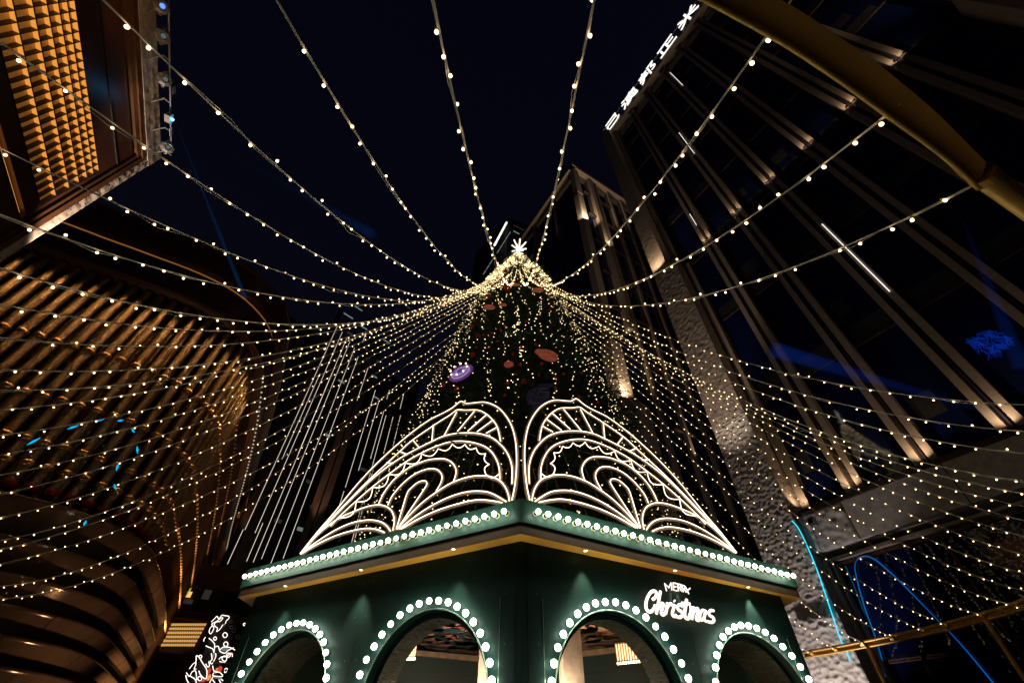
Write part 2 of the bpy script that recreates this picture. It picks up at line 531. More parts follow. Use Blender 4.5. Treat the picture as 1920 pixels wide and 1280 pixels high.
# curtain wall
mods = [4.15 + 2.47 * i for i in range(6)]
edges = [1.95] + mods + [18.9]
floors = [9.16, 14.8, 20.9, 27.0, 32.8, 38.6, 44.4, 50.2, 55.9]
for fi in range(len(floors) - 1):
    z0, z1 = floors[fi], floors[fi + 1]
    ee = edges if z0 < 26.9 else [1.3] + mods + [18.97, 20.6]
    for a, b in zip(ee[:-1], ee[1:]):
        mb = MB(); fslab(mb, a + 0.01, b - 0.01, z0 + 0.02, z1 - 0.02, -0.58, -0.40); mb.build('pane', M['glass'], rb)
        mb = MB(); fslab(mb, a + 0.02, b - 0.02, z1 - 0.06, z1 + 0.02, -0.40, -0.33); mb.build('transom', M['bronzed'], rb)
        if z1 < 55:
            mb = MB(); fslab(mb, a + 0.55, b - 0.45, z1 + 0.06, z1 + 1.0, -0.398, -0.385); mb.build('spandrel', M['spandrel'], rb)
        if random.random() < 0.35:
            mb = MB(); w = random.uniform(0.4, 1.2)
            fslab(mb, a + 0.6, min(b - 0.5, a + 0.6 + w), z0 + 1.6, z0 + 2.6, -0.398, -0.39); mb.build('blind', M['spandrel'], rb)
def fin(s, z0, z1, w=0.25, gap=0.22):
    for q in (-1, 1):
        mb = MB()
        c = s + q * (gap / 2 + w / 2)
        fslab(mb, c - w / 2, c + w / 2, z0, z1, -0.4, 0.02)
        mb.build('fin', M['bronze'], rb)
    mb = MB(); fslab(mb, s - 0.03, s + 0.03, z0, z1, -0.4, -0.1); mb.build('fin_core', M['bronzed'], rb)
WARM = (1.0, 0.72, 0.44)
def uplight(s, z, o=0.30, power=30, ang=40, vis=True):
    power *= 2.4
    if vis:
        mb = MB()
        for q in (-0.22, 0.22):
            mb.box(F(s + q, z + 0.05, o - 0.05), h * 0.06, fn * 0.05, UP * 0.05)
        mb.box(F(s, z, o - 0.06), h * 0.36, fn * 0.04, UP * 0.02)
        mb.build('uplight', M['grey'], rb)
    lamp('SPOT', F(s, z + 0.14, o), power, WARM, UP * 1.0 + fn * 0.20, 0.03, ang, 0.9, 'uplight_lamp')
for s in [mods[0], mods[1], mods[2], mods[3], mods[4], mods[5]]:
    fin(s, 9.17, 26.9)
    fin(s, 27.15, 55.9)
    uplight(s, 9.12, 0.40, 40, 130, False)
    uplight(s, 27.0, 0.40, 30, 130)
mb = MB(); fslab(mb, 2.0, 2.32, 9.17, 27.0, -0.4, 0.02); mb.build('fin', M['bronze'], rb)
uplight(2.2, 9.12, 0.40, 30, 130, False)
mb = MB(); fslab(mb, 1.35, 1.62, 27.2, 55.9, -0.4, 0.02); mb.build('fin', M['bronze'], rb)
uplight(19.7, 27.1, 0.5, 60)
fin(19.7, 27.2, 55.9)
lamp('SPOT', F(21.8, 27.4, 1.8), 1600, WARM, UP + fn * 0.25, 0.05, 110, 0.8, 'column_lamp')
lamp('SPOT', F(0.6, 27.3, 1.7), 420, WARM, UP + fn * 0.16, 0.05, 120, 0.9, 'column_lamp')
lamp('SPOT', F(0.6, 0.6, 3.2), 1300, (0.95, 0.82, 0.76), UP + fn * 0.34, 0.15, 75, 0.5, 'column_lamp')
lamp('SPOT', F(1.0, 6.0, 4.5), 4200, (1, 0.80, 0.62), UP + fn * 0.22, 0.1, 36, 0.6, 'column_lamp')
mb = MB(); fslab(mb, 0.2, 1.6, 27.22, 27.32, -0.2, 1.1); mb.build('ledge', M['bronzed'], rb)
# thin lit LED lines on the fins
for (a, b) in (((1541, 420), (1668, 546)), ((1293, 401), (1306, 422)), ((1256, 136), (1280, 160)), ((1273, 249), (1302, 288))):
    pa, pb = onpl(*a, F(0, 0, 0.06), fn), onpl(*b, F(0, 0, 0.06), fn)
    MB().tube([pa, pb], 0.022, 5).build('led_line', M['signw'], rb)
# rooftop sign: steel rails and glowing characters facing the plaza
sg = thing('rooftop_sign', F(8, TOP), 'row of white glowing characters along the roof edge of the glass office block', 'sign')
mb = MB()
for z in (TOP + 0.55, TOP + 3.3):
    mb.box(F(7.8, z, 0.1), h * 7.6 * KF, fn * 0.05, UP * 0.05)
mb.build('rail', M['bronze'], sg)
chars = [('\u5df1', 0.5), ('\u6fb3', 3.6), ('\u90a6', 6.6), ('\u6b63', 9.6), ('\u7c73', 12.6)]
for c, s in chars:
    cu = bpy.data.curves.new('character', 'FONT')
    cu.body = c
    cu.size = 2.6 * KF
    cu.extrude = 0.05
    cu.offset = 0.012
    cu.resolution_u = 2
    to = bpy.data.objects.new('character_tmp', cu)
    COL.objects.link(to)
    dg = bpy.context.evaluated_depsgraph_get()
    me = bpy.data.meshes.new_from_object(to.evaluated_get(dg))
    bpy.data.objects.remove(to)
    xx, zz = -h, -fn
    Mx = Matrix(((xx.x, 0, zz.x), (xx.y, 0, zz.y), (0, 1, 0)))
    o0 = F(s, TOP + 0.75, 0.4)
    for vv in me.vertices:
        vv.co = Mx @ vv.co + o0
    me.materials.clear(); me.materials.append(M['signw'])
    if len(me.vertices) == 0:
        me = MB().box(o0, h * 1, fn * 0.1, UP * 1).mesh('character', M['signw'])
    link('character', me, sg)
for i in range(10):
    a = 0.7 + i * 1.55
    mb = MB(); fslab(mb, a, a + 0.8, TOP - 1.4 - 0.3 * (i % 2), TOP - 1.3 - 0.3 * (i % 2), 0.1, 0.14); mb.build('rail', M['bronze'], sg)
# floodlight by the column, projector
fl = thing('floodlight', F(2.3, 8.95, 0.6), 'dark floodlight head clamped to the stone ledge beside the hammered column', 'floodlight')
c = onpl(1512, 958, F(0, 0, 0.9), fn)
MB().box(c, h * 0.28, fn * 0.16, UP * 0.07).box(c + UP * 0.12 - h * 0.1, h * 0.3, fn * 0.03, UP * 0.03).build('bracket', M['dark'], fl)
c2 = onpl(1524, 978, F(0, 0, 1.0), fn)
mb = MB(); mb.box(c2, h * 0.14, fn * 0.16, UP * 0.22); mb.build('housing', M['grey'], fl)
MB().lathe(c2 - fn * 0.165, -fn, [(0.0, 0.0), (0.11, 0.005), (0.12, 0.05), (0.10, 0.06)], 14).build('lens', M['dark'], fl)
# laser light on the facade, put in as glowing tubes and specks
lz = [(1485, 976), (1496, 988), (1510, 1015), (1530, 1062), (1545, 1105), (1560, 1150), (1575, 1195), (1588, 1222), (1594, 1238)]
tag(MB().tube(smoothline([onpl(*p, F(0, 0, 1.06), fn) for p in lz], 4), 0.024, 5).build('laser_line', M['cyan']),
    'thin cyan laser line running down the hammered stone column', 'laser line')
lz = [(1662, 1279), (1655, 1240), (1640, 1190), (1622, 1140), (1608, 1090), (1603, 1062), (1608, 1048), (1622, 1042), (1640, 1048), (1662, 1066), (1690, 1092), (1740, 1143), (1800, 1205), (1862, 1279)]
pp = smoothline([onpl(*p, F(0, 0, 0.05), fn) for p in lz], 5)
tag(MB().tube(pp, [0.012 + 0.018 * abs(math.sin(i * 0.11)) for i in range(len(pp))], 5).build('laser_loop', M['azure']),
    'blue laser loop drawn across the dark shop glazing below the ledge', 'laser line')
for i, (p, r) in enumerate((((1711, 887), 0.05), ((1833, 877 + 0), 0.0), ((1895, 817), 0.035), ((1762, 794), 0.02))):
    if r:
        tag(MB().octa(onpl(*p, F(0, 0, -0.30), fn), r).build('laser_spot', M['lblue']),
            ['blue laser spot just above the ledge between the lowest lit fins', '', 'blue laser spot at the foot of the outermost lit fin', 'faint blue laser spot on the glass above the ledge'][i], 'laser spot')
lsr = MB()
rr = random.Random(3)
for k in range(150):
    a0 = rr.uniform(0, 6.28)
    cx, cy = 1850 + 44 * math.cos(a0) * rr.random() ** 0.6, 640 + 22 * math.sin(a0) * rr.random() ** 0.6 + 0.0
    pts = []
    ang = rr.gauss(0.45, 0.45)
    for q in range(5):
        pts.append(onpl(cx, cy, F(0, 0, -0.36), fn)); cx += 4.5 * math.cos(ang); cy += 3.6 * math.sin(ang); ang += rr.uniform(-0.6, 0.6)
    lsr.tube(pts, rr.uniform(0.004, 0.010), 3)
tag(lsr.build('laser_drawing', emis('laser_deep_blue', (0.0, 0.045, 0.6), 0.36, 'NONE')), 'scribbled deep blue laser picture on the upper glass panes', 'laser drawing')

# green lights reflected-looking vine of fairy lights behind shop glass, upper corner
# ================================================================== SECOND STONE BUILDING (beyond)
kp = onpl(1162, 724, P0, fn); kp.z = 0
sb = thing('stone_office_tower', kp, 'tall stone-cornered dark tower beyond the glass office block, behind the tree', 'building')
def G(a, b, z):                               # a along h (away), b along fn (into/right)
    return kp + h * a * KF + fn * b * KF + UP * zf(z)
def gbox(mb, c, a, b, z): return mb.box(c, h * a * KF, fn * b * KF, UP * z * KF)
T2 = 61.2
mb = MB()
gbox(mb, G(10, 10.2, T2 / 2), 9.7, 9.9, (T2 / 2 - 0.3)); mb.build('wall', M['glass'], sb)
mb = MB()
gbox(mb, G(-0.05, 10, T2 + 0.1), 0.35, 10.4, 0.4); gbox(mb, G(9.9, -0.05, T2 + 0.1), 10.4, 0.35, 0.4); mb.build('roof_edge', M['bronze'], sb)
mb = MB(); gbox(mb, G(0.35, 0.35, 13), 0.6, 0.6, 13.5)
gbox(mb, G(0.30, 1.05, 10), 0.55, 1.3, 10.6)
mb.build('column', M['stonef'], sb)
mb = MB(); gbox(mb, G(0.25, 0.25, 40), 0.42, 0.42, 13); mb.build('column', M['stonef'], sb)
mb = MB(); gbox(mb, G(0.05, 2.9, 45), 0.25, 0.3, 15.5); mb.build('column', M['stonef'], sb)
mb = MB(); gbox(mb, G(0.25, 0.3, 53.5 + 3.7), 0.42, 0.42, 3.7); mb.build('column', M['stonef'], sb)
for z in (14, 20, 26, 32, 38, 44, 50, 56):
    mb = MB(); gbox(mb, G(-0.02 + 0.2, 6.5, z), 0.1, 5, 0.12); mb.build('transom', M['bronzed'], sb)
for b in (3.9, 6.3, 8.7, 11.0):
    mb = MB(); gbox(mb, G(0.1, b, 30), 0.16, 0.16, 30.5); mb.build('fin', M['bronze'], sb)
for a in (5, 10, 15):
    mb = MB(); gbox(mb, G(a, 0.1, 30), 0.12, 0.16, 30.5); mb.build('fin', M['bronzed'], sb)
lamp('SPOT', G(-0.75, -0.35, 20.2), 1500, WARM, UP + h * 0.03, 0.08, 130, 0.9, 'tower_lamp')
lamp('SPOT', G(-1.0, 1.6, 21.0), 300, WARM, UP + h * 0.12, 0.08, 50, 0.6, 'tower_lamp')
lamp('SPOT', G(-0.9, -0.3, 46.2), 2600, WARM, UP + h * 0.10 + fn * 0.05, 0.08, 110, 0.6, 'tower_lamp')
lamp('SPOT', G(-0.9, 3.1, 42.0), 1400, WARM, UP + h * 0.10, 0.08, 50, 0.6, 'tower_lamp')
lamp('SPOT', G(-0.9, 6.3, 16.0), 900, WARM, UP + h * 0.10, 0.05, 40, 0.6, 'tower_lamp')
for pt, b in (((1170, 775), 0), ((1207, 768), 1)):
    q = onpl(*pt, G(-0.8, 0, 0), h)
    MB().box(q, fn * 0.24, h * 0.1, UP * 0.09).build('floodlight', M['post'], sb)

# ================================================================== FAR TOWERS
def tower_box(name, a_px, b_px, d, ztop, depth, label, mt, yaw=None):
    A, B = polar(*a_px, d), polar(*b_px, d if yaw is None else yaw)
    A.z = B.z = 0
    t = thing(name, A, label, 'building')
    u = (B - A); L = u.length; u.normalize()
    w = V((-u.y, u.x, 0))
    if w.dot(A) < 0: w = -w
    mb = MB(); mb.box((A + B) / 2 + w * depth / 2 + UP * ztop / 2, u * L / 2, w * depth / 2, UP * ztop / 2)
    mb.build('wall', mt, t)
    return t, A, u, w, L
# slim tower behind the star: corner towards the viewer
A = polar(952, 408, 150); zt = A.z; A.z = 0
t = thing('rooftop_lit_tower', A, 'far dark high-rise with pale lit roof bands rising behind the star', 'building')
u1 = V((-0.62, 0.78, 0)); u2 = V((0.93, 0.36, 0))
mb = MB()
c = A + u1 * 20 + u2 * 9 + UP * (zt / 2)
mb.box(c, u1 * 20, u2 * 9, UP * zt / 2); mb.build('wall', M['tower'], t)
def farline(a, b, r, mt, d=148, n=1):
    pa, pb = polar(*a, d), polar(*b, d)
    for k in range(n):
        q0, q1 = pa.lerp(pb, k / n), pa.lerp(pb, (k + 0.8) / n)
        MB().tube([q0, q1], r, 4).build('lit_band', mt, t)
farline((950, 417), (926, 462), 0.75, M['signw'], n=5)
farline((957, 435), (931, 476), 0.30, M['win'], n=5)
farline((928, 480), (905, 516), 0.28, M['win'], n=4)
farline((963, 433), (976, 440), 0.5, M['win'])
farline((963, 422), (985, 433), 0.35, M['wins'], n=2)
# LED curtain tower, left of the tree
A, B = polar(600, 560, 62), polar(792, 640, 62)
t, A, u, w, L = tower_box('light_strip_tower', (470, 640), (800, 640), 66, 60, 14, 'dark office tower behind hanging white light strips', M['tower'], 76)
mt_ = MB()
for (p, q) in (((505, 600), (400, 1060)), ((640, 585), (430, 1040)), ((700, 640), (505, 1000)), ((712, 640), (575, 1005)), ((795, 660), (745, 800))):
    a0, _ = azel(*p)
    P_ = polar(*p, 60)
    P_.z = 0
    ztp = polar(*p, 60).z
    MB().box(P_ + UP * ztp / 2, V((0.42, 0.1, 0)), V((-0.1, 0.42, 0)), UP * ztp / 2).build('pier', M['bronzed'], t)
for (p, pw) in (((430, 1040), 300), ((575, 1010), 900), ((545, 1005), 700), ((555, 830), 900), ((400, 985), 500)):
    q = polar(*p, 58.3)
    lamp('SPOT', q, pw * 5, (1.0, 0.60, 0.36), UP * 1.0 + (q - CAM).normalized() * 0.08, 0.2, 35, 0.6, 'pier_lamp')
rr = random.Random(5)
for k in range(60):
    px, py = rr.uniform(500, 790), rr.uniform(560, 1000)
    if px < 640 - (py - 580) * 0.45: continue
    if rr.random() < 0.45: continue
    q = polar(px, py, 59 + (px - 470) / 330 * 9)
    q.z = round(q.z / 1.6) * 1.6 + 0.5
    MB().box(q, u * rr.uniform(0.25, 0.7), w * 0.04, UP * 0.22).build('window', M['wins'] if rr.random() < 0.86 else M['win'], t)
for (p, s) in (((650, 590), 1.4), ((672, 578), 0.9), ((682, 614), 0.8), ((725, 640), 0.8), ((686, 702), 0.7), ((701, 705), 0.7), ((640, 715), 0.6), ((705, 745), 0.6)):
    q = polar(*p, 58.5 + (p[0] - 470) / 330 * 9)
    MB().box(q, u * s, w * 0.05, UP * 0.14).build('window', M['win'], t)
strips = [((633, 610), (456, 992)), ((642, 622), (475, 998)), ((650, 634), (466, 1052)), ((656, 640), (498, 1048)), ((665, 652), (480, 1052)), ((672, 668), (522, 1045)),
          ((704, 731), (640, 912)), ((711, 750), (664, 880)), ((720, 769), (697, 860)), ((724, 778), (610, 1012)), ((737, 781), (718, 850)), ((751, 778), (736, 836)),
          ((684, 630), (681, 642)), ((730, 731), (724, 748)), ((757, 738), (744, 765)), ((456, 992), (427, 1057)), ((493, 980), (465, 1052)), ((645, 920), (630, 965)), ((622, 700), (560, 850)), ((600, 700), (528, 860)), ((690, 690), (668, 750)), ((700, 880), (640, 1040)), ((715, 880), (690, 960))]
ls = thing('light_strip_curtain', polar(633, 610, 52).xy.to_3d(), 'curtain of thin white vertical light strips hanging before the dark tower', 'light curtain')
for a, b in strips:
    pa = polar(*a, 52); aa = azel(*a)[0]
    eb = azel(*b)[1]
    zb_ = 1.5 + 52 * math.tan(eb)
    top = pa
    bot = V((pa.x, pa.y, zb_))
    MB().tube([top, bot], 0.026, 4).build('light_strip', M['led'], ls)
mb = MB()
q0, q1 = polar(425, 600, 52), polar(800, 600, 52)
for z in (0,):
    mb.box(V(((q0.x + q1.x) / 2, (q0.y + q1.y) / 2, 4)), (q1 - q0) / 2, V((0, 0.1, 0)), UP * 0.1)
mb.build('rail', M['dark'], ls)
# ================================================================== LEFT NEAR BUILDING (coffered light panel)
QA = polar(298, 292, 18); QA.z = 0
ha = V((math.sin(R(-28)), math.cos(R(-28)), 0)); na = V((ha.y, -ha.x, 0))
def A_(s, z, o=0.0):
    return QA + ha * s + UP * z + na * o
def aslab(mb, s0, s1, z0, z1, o0, o1, k=0):
    return mb.box(A_((s0 + s1) / 2, (z0 + z1) / 2, (o0 + o1) / 2), ha * (s1 - s0) / 2, na * (o1 - o0) / 2, UP * (z1 - z0) / 2, k)
ab = thing('coffered_panel_building', A_(0, 0), 'dark bronze building with a glowing amber coffered panel and chiselled stone edge', 'building')
mb = MB(); aslab(mb, -22, -0.02, 0, 20.9, -3, -0.52); aslab(mb, -22, -0.6, 17.42, 19.3, -0.52, -0.02)
aslab(mb, -22, -0.6, 0, 13.78, -0.52, -0.02); aslab(mb, -0.90, -0.6, 13.78, 17.42, -0.52, -0.02)
aslab(mb, -22, -9.3, 13.9, 17.42, -0.52, -0.02)
aslab(mb, -9.3, -0.9, 17.36, 17.42, -0.52, -0.02); aslab(mb, -9.3, -0.9, 13.98, 14.55, -0.52, -0.02)
mb.build('wall', M['lred'], ab)
mb = MB(); aslab(mb, -22, -0.62, 18.30, 18.345, -0.02, 0.012); mb.build('panel_seam', M['dark'], ab)
mb = MB(); aslab(mb, -22, -0.55, 19.45, 19.62, -0.5, 0.06); aslab(mb, -22, -0.50, 19.68, 19.95, -0.5, 0.12); mb.build('cornice', M['lbronze'], ab)
mb = MB(); aslab(mb, -0.72, -0.58, 0, 19.45, -0.5, 0.05); aslab(mb, -0.56, -0.34, 0, 19.95, -0.5, 0.10); mb.build('corner_trim', M['lbronze'], ab)
mb = MB(); aslab(mb, -22, 0.0, 19.96, 20.9, -0.5, 0.14); mb.build('stone_edge', M['stonef'], ab)
mb = MB()
base = 0
ns, nz = 5, 170
for j in range(nz + 1):
    for i in range(ns + 1):
        s, z = -0.33 + 0.35 * i / ns, 4 + 16.9 * j / nz
        dd = noise.voronoi(V((s * 5, z * 4.2, 1.0)))[0]
        mb.v.append(tuple(A_(s, z, 0.10 + (0.07 * (dd[1] - dd[0]) * 1.6 if 0 < i < ns else 0))))
for j in range(nz):
    for i in range(ns):
        a = j * (ns + 1) + i
        mb.f.append((a, a + 1, a + ns + 2, a + ns + 1)); mb.m.append(0)
mb.build('stone_edge', M['stonef'], ab, True)
# coffers: 6 rows x 28
zc = [14.58, 15.25, 15.85, 16.32, 16.72, 17.05, 17.34]
pitch = 0.29
gr = 0
for r_ in range(6):
    z0, z1 = zc[r_], zc[r_ + 1]
    H_, D = z1 - z0 - 0.03, 0.13
    mb = MB()
    w = pitch - 0.03
    def c_(a, z, o): return ha * a + UP * z + na * o
    B0 = 0.35 * H_
    # back (upper) plate, self-glowing top wall, gold side and bottom walls
    mb.quad(c_(0, 0, -D), c_(w, 0, -D), c_(w, H_, -D), c_(0, H_, -D), 0)
    mb.quad(c_(0, H_, 0), c_(w, H_, 0), c_(w, H_, -D), c_(0, H_, -D), 1)
    mb.quad(c_(0, 0, 0), c_(w, 0, 0), c_(w, 0, -D), c_(0, 0, -D), 0)
    mb.quad(c_(0, 0, 0), c_(0, H_, 0), c_(0, H_, -D), c_(0, 0, -D), 0)
    mb.quad(c_(w, 0, 0), c_(w, H_, 0), c_(w, H_, -D), c_(w, 0, -D), 0)
    me = mb.mesh('coffer', [M['coff'], M['cof']])
    for k in range(28):
        o = link('coffer', me, ab, A_(-0.93 - pitch * (k + 1) + 0.015, z0 + 0.015, -0.03))
mb = MB()
for k in range(29):
    aslab(mb, -0.94 - pitch * k - 0.012, -0.94 - pitch * k + 0.012, 14.56, 17.36, -0.18, -0.015)
mb.build('grid_bar', M['dark'], ab)
mb = MB()
for z in zc:
    aslab(mb, -9.06, -0.93, z - 0.012, z + 0.012, -0.18, -0.012)
mb.build('grid_bar', M['dark'], ab)
mb = MB(); aslab(mb, -9.3, -1.0, 13.80, 13.88, -0.2, -0.10); mb.build('amber_line', M['amber'], ab)
lamp('SPOT', A_(-7, 13.2, 1.6), 60, (1, 0.6, 0.3), UP - na * 0.3, 0.1, 90, 0.7, 'edge_lamp')
lamp('SPOT', A_(0.6, 12.0, 1.3), 2600, (1, 0.74, 0.54), UP - na * 0.15 - ha * 0.12, 0.1, 60, 0.7, 'edge_lamp')
lamp('SPOT', A_(-6, 17.6, 1.6), 40, (1, 0.55, 0.25), UP - na * 0.3, 0.1, 110, 0.7, 'edge_lamp')
# moving heads on a bar along the roof edge
for i, (p, kind) in enumerate((((303, 12), 1), ((305, 68), 0), ((309, 149), 0), ((314, 276), 0))):
    q = onpl(*p, A_(0, 0, 0.85), na)
    lb = ['moving head spotlight with a blue glowing lens, topmost on the roof bar', 'moving head spotlight with a dark glass lens, second down the roof bar',
          'moving head spotlight above the small tilted plates on the roof bar', 'round moving head spotlight at the corner end of the roof bar'][i]
    t = thing('moving_head_light', q, lb, 'stage light', 'stage lights clamped along the roof bar')
    dn = (CAM - q).normalized()
    dn = (dn + na * 0.35 - ha * 0.25).normalized()
    mb = MB()
    mb.lathe(q - dn * 0.22, dn, [(0.0, -0.05), (0.20, -0.04), (0.25, 0.05), (0.25, 0.22), (0.19, 0.27), (0.15, 0.34)], 8); mb.build('housing', M['grey'], t)
    MB().lathe(q + dn * 0.10, dn, [(0.0, 0.04), (0.05, 0.035), (0.085, 0.0)], 14).build('lens', M['lampc'] if kind else M['lens'], t)
    MB().lathe(q + dn * 0.10, dn, [(0.125, 0.0), (0.15, 0.02), (0.155, 0.05), (0.125, 0.05)], 14).build('bezel', M['grey'], t)
    mb = MB()
    mb.box(q + UP * 0.12 - ha * 0.02, ha * 0.22, na * 0.03, UP * 0.03)
    mb.box(q - UP * 0.0 + ha * 0.24, ha * 0.02, na * 0.05, UP * 0.16); mb.box(q - ha * 0.24, ha * 0.02, na * 0.05, UP * 0.16); mb.build('yoke', M['grey'], t)
lt = thing('roof_light_bar', A_(-4, 20.5, 1.0), 'thin steel bar with brackets along the stone roof edge carrying stage lights', 'bar')
b0, b1 = onpl(316, 0, A_(0, 0, 0.9), na), onpl(321, 285, A_(0, 0, 0.9), na)
mb = MB(); mb.tube([b0 - ha * 2, b0, b1], 0.03, 6); mb.build('pipe', M['grey'], lt)
for y in (20, 100, 180, 240, 292):
    q = b0.lerp(b1, y / 285)
    r = A_((q - QA).dot(ha) + 0.4, 20.4, 0.14)
    MB().tube([q, q - na * 0.2 - ha * 0.1, r], 0.025, 5).build('bracket', M['grey'], lt)
for (p) in ((326, 169), (321, 247)):
    q = onpl(*p, A_(0, 0, 0.9), na); MB().box(q, ha * 0.16, na * 0.02, UP * 0.10).build('plate', M['grey'], lt)
q = onpl(317, 221, A_(0, 0, 1.0), na)
t = thing('laser_projector', q, 'small grey laser projector shining cyan from the roof bar', 'laser projector')
MB().box(q, ha * 0.16, na * 0.10, UP * 0.14).build('housing', M['grey'], t)
MB().ball(q - UP * 0.02 + na * 0.13, 0.055).build('lens', emis('laser_source', (0.2, 0.85, 1.0), 5.0, 'NONE'), t)
lamp('POINT', q + na * 0.25 - UP * 0.1, 6, (0.05, 0.45, 1.0), None, 0.05, name='laser_lamp')
def beamcone(name, a, b, r0, r1, mt, lab):  # beam light painted as self-glowing cone volumes, no haze scatters it
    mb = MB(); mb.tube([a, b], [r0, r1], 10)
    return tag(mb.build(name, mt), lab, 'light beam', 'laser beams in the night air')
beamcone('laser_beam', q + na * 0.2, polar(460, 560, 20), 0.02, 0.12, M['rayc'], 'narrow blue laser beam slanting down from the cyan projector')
beamcone('laser_beam', q + na * 0.2, polar(700, 440, 45), 0.02, 0.9, beammat('painted_haze_thin_beam', (0.0, 0.12, 0.6), 0.0035), 'very faint wide blue laser beam fanning right from the cyan projector')
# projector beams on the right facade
beamcone('blue_beam', onpl(1918, 792, F(0, 0, 0.5), fn), onpl(1450, 655, F(0, 0, 0.7), fn), 0.04, 0.55, beammat('painted_haze_blue_a', (0.01, 0.09, 0.75), 0.045), 'blue light beam running low across the glass facade towards the tree')
beamcone('blue_beam', onpl(1916, 690, F(0, 0, 0.6), fn) , onpl(1800, 400, F(0, 0, 0.6), fn), 0.30, 0.02, beammat('painted_haze_blue_b', (0.01, 0.08, 0.6), 0.05), 'steep blue light beam crossing the outer bronze fins')

# ================================================================== LEFT TUBE BUILDING (rounded corner)
K = 1.3
def P2(x, y): return V((x * K, y * K, 0))
def ZK(z): return 1.5 + (z - 1.5) * K
plan = [(-24.0, 6.3), (-21.5, 7.7), (-18.35, 9.43), (-17.5, 9.92), (-16.62, 10.38), (-15.84, 10.82), (-14.95, 11.30), (-14.18, 11.80), (-13.43, 12.45), (-12.94, 13.2), (-12.66, 14.1), (-12.62, 14.8), (-12.85, 15.9), (-13.4, 17.1), (-15.36, 21.1), (-18.1, 26.2), (-21.3, 31.9), (-23.7, 36.2), (-28, 44.2)]
PL = [P2(*p) for p in plan]
PL = smoothline(PL, 10)
acc = [0.0]
for a, b in zip(PL[:-1], PL[1:]):
    acc.append(acc[-1] + (b - a).length)
def along(d, off=0.0):
    import bisect
    i = min(max(bisect.bisect(acc, d) - 1, 0), len(PL) - 2)
    t = (d - acc[i]) / max(1e-6, acc[i + 1] - acc[i])
    p = PL[i].lerp(PL[i + 1], t)
    tg = (PL[i + 1] - PL[i]).normalized()
    n_ = V((tg.y, -tg.x, 0))                # outwards (towards the plaza)
    return p + n_ * off, tg, n_
tb = thing('copper_tube_building', PL[60], 'round-cornered dark building screened with rows of vertical copper tubes', 'building')
LEN = acc[-1]
dc = min(range(len(PL)), key=lambda i: (PL[i] - P2(-12.7, 14.8)).length)
DC = acc[dc]                                  # arc length of the corner
def sweep(prof, d0, d1, step=0.6, k=0, closed=False):   # prof: list of (offset, z)
    mb = MB()
    n = max(2, int((d1 - d0) / step))
    rows = []
    for i in range(n + 1):
        d = d0 + (d1 - d0) * i / n
        b0 = len(mb.v)
        for o, z in prof:
            p, _, _ = along(d, o)
            mb.v.append((p.x, p.y, z))
        rows.append(b0)
    m_ = len(prof)
    for i in range(n):
        for j in range(m_ - 1):
            mb.f.append((rows[i] + j, rows[i + 1] + j, rows[i + 1] + j + 1, rows[i] + j + 1)); mb.m.append(k)
    return mb
HT = ZK(15.5)
# dark glass behind
sweep([(-0.9, 0.02), (-0.9, ZK(18.6))], 0, DC + 5, 0.8).build('wall', M['glass'], tb, False)
sweep([(-0.3, 0.02), (-0.3, HT)], DC + 5, LEN, 0.8).build('wall', M['lbronze'], tb, False)
# bands
sweep([(-0.8, HT), (0.42, HT), (0.45, HT + 0.12), (0.45, ZK(17.0)), (0.35, ZK(17.1)), (-0.3, ZK(17.12))], 0, LEN).build('fascia_band', M['lred'], tb, True)
sweep([(0.46, HT), (0.54, HT), (0.54, HT + 0.10), (0.46, HT + 0.12)], 0, LEN).build('fascia_trim', M['lbronze'], tb)
sweep([(0.30, ZK(17.13)), (0.30, ZK(17.22))], 0, DC + 6).build('amber_line', emis('amber_line_dim', (1.0, 0.36, 0.07), 0.16, 'NONE'), tb)
sweep([(-0.3, ZK(17.25)), (0.62, ZK(17.25)), (0.66, ZK(17.36)), (0.66, ZK(18.7)), (0.5, ZK(18.85)), (-2, ZK(18.86))], 0, LEN).build('fascia_band', M['lred'], tb, True)
sweep([(0.66, ZK(18.6)), (0.74, ZK(18.6)), (0.74, ZK(18.72)), (0.5, ZK(18.74))], 0, LEN).build('fascia_trim', M['lbronze'], tb)
for d in [DC - 12, DC - 5.5, DC + 0.2, DC + 3, DC + 6, DC + 12, DC + 20]:
    p, tg, n_ = along(d, 0.0)
    MB().box(p + UP * (ZK(16.25)) + n_ * 0.455, tg * 0.015, n_ * 0.01, UP * (ZK(17.0) - HT) * 0.46).build('fascia_joint', M['lbronze'], tb)
# set-back dark roof storey with faint windows
sweep([(-2.2, ZK(18.8)), (-2.2, ZK(21.0)), (-6, ZK(21.1))], 0, DC + 10, 0.9).build('roof_storey', M['tower'], tb)
for k in range(9):
    p, tg, n_ = along(DC - 11 + k * 1.15, -2.15)
    MB().box(p + UP * ZK(19.4 + 0.5 * (k % 3)), tg * 0.45, n_ * 0.03, UP * 0.05).build('roof_window', M['wins'], tb)
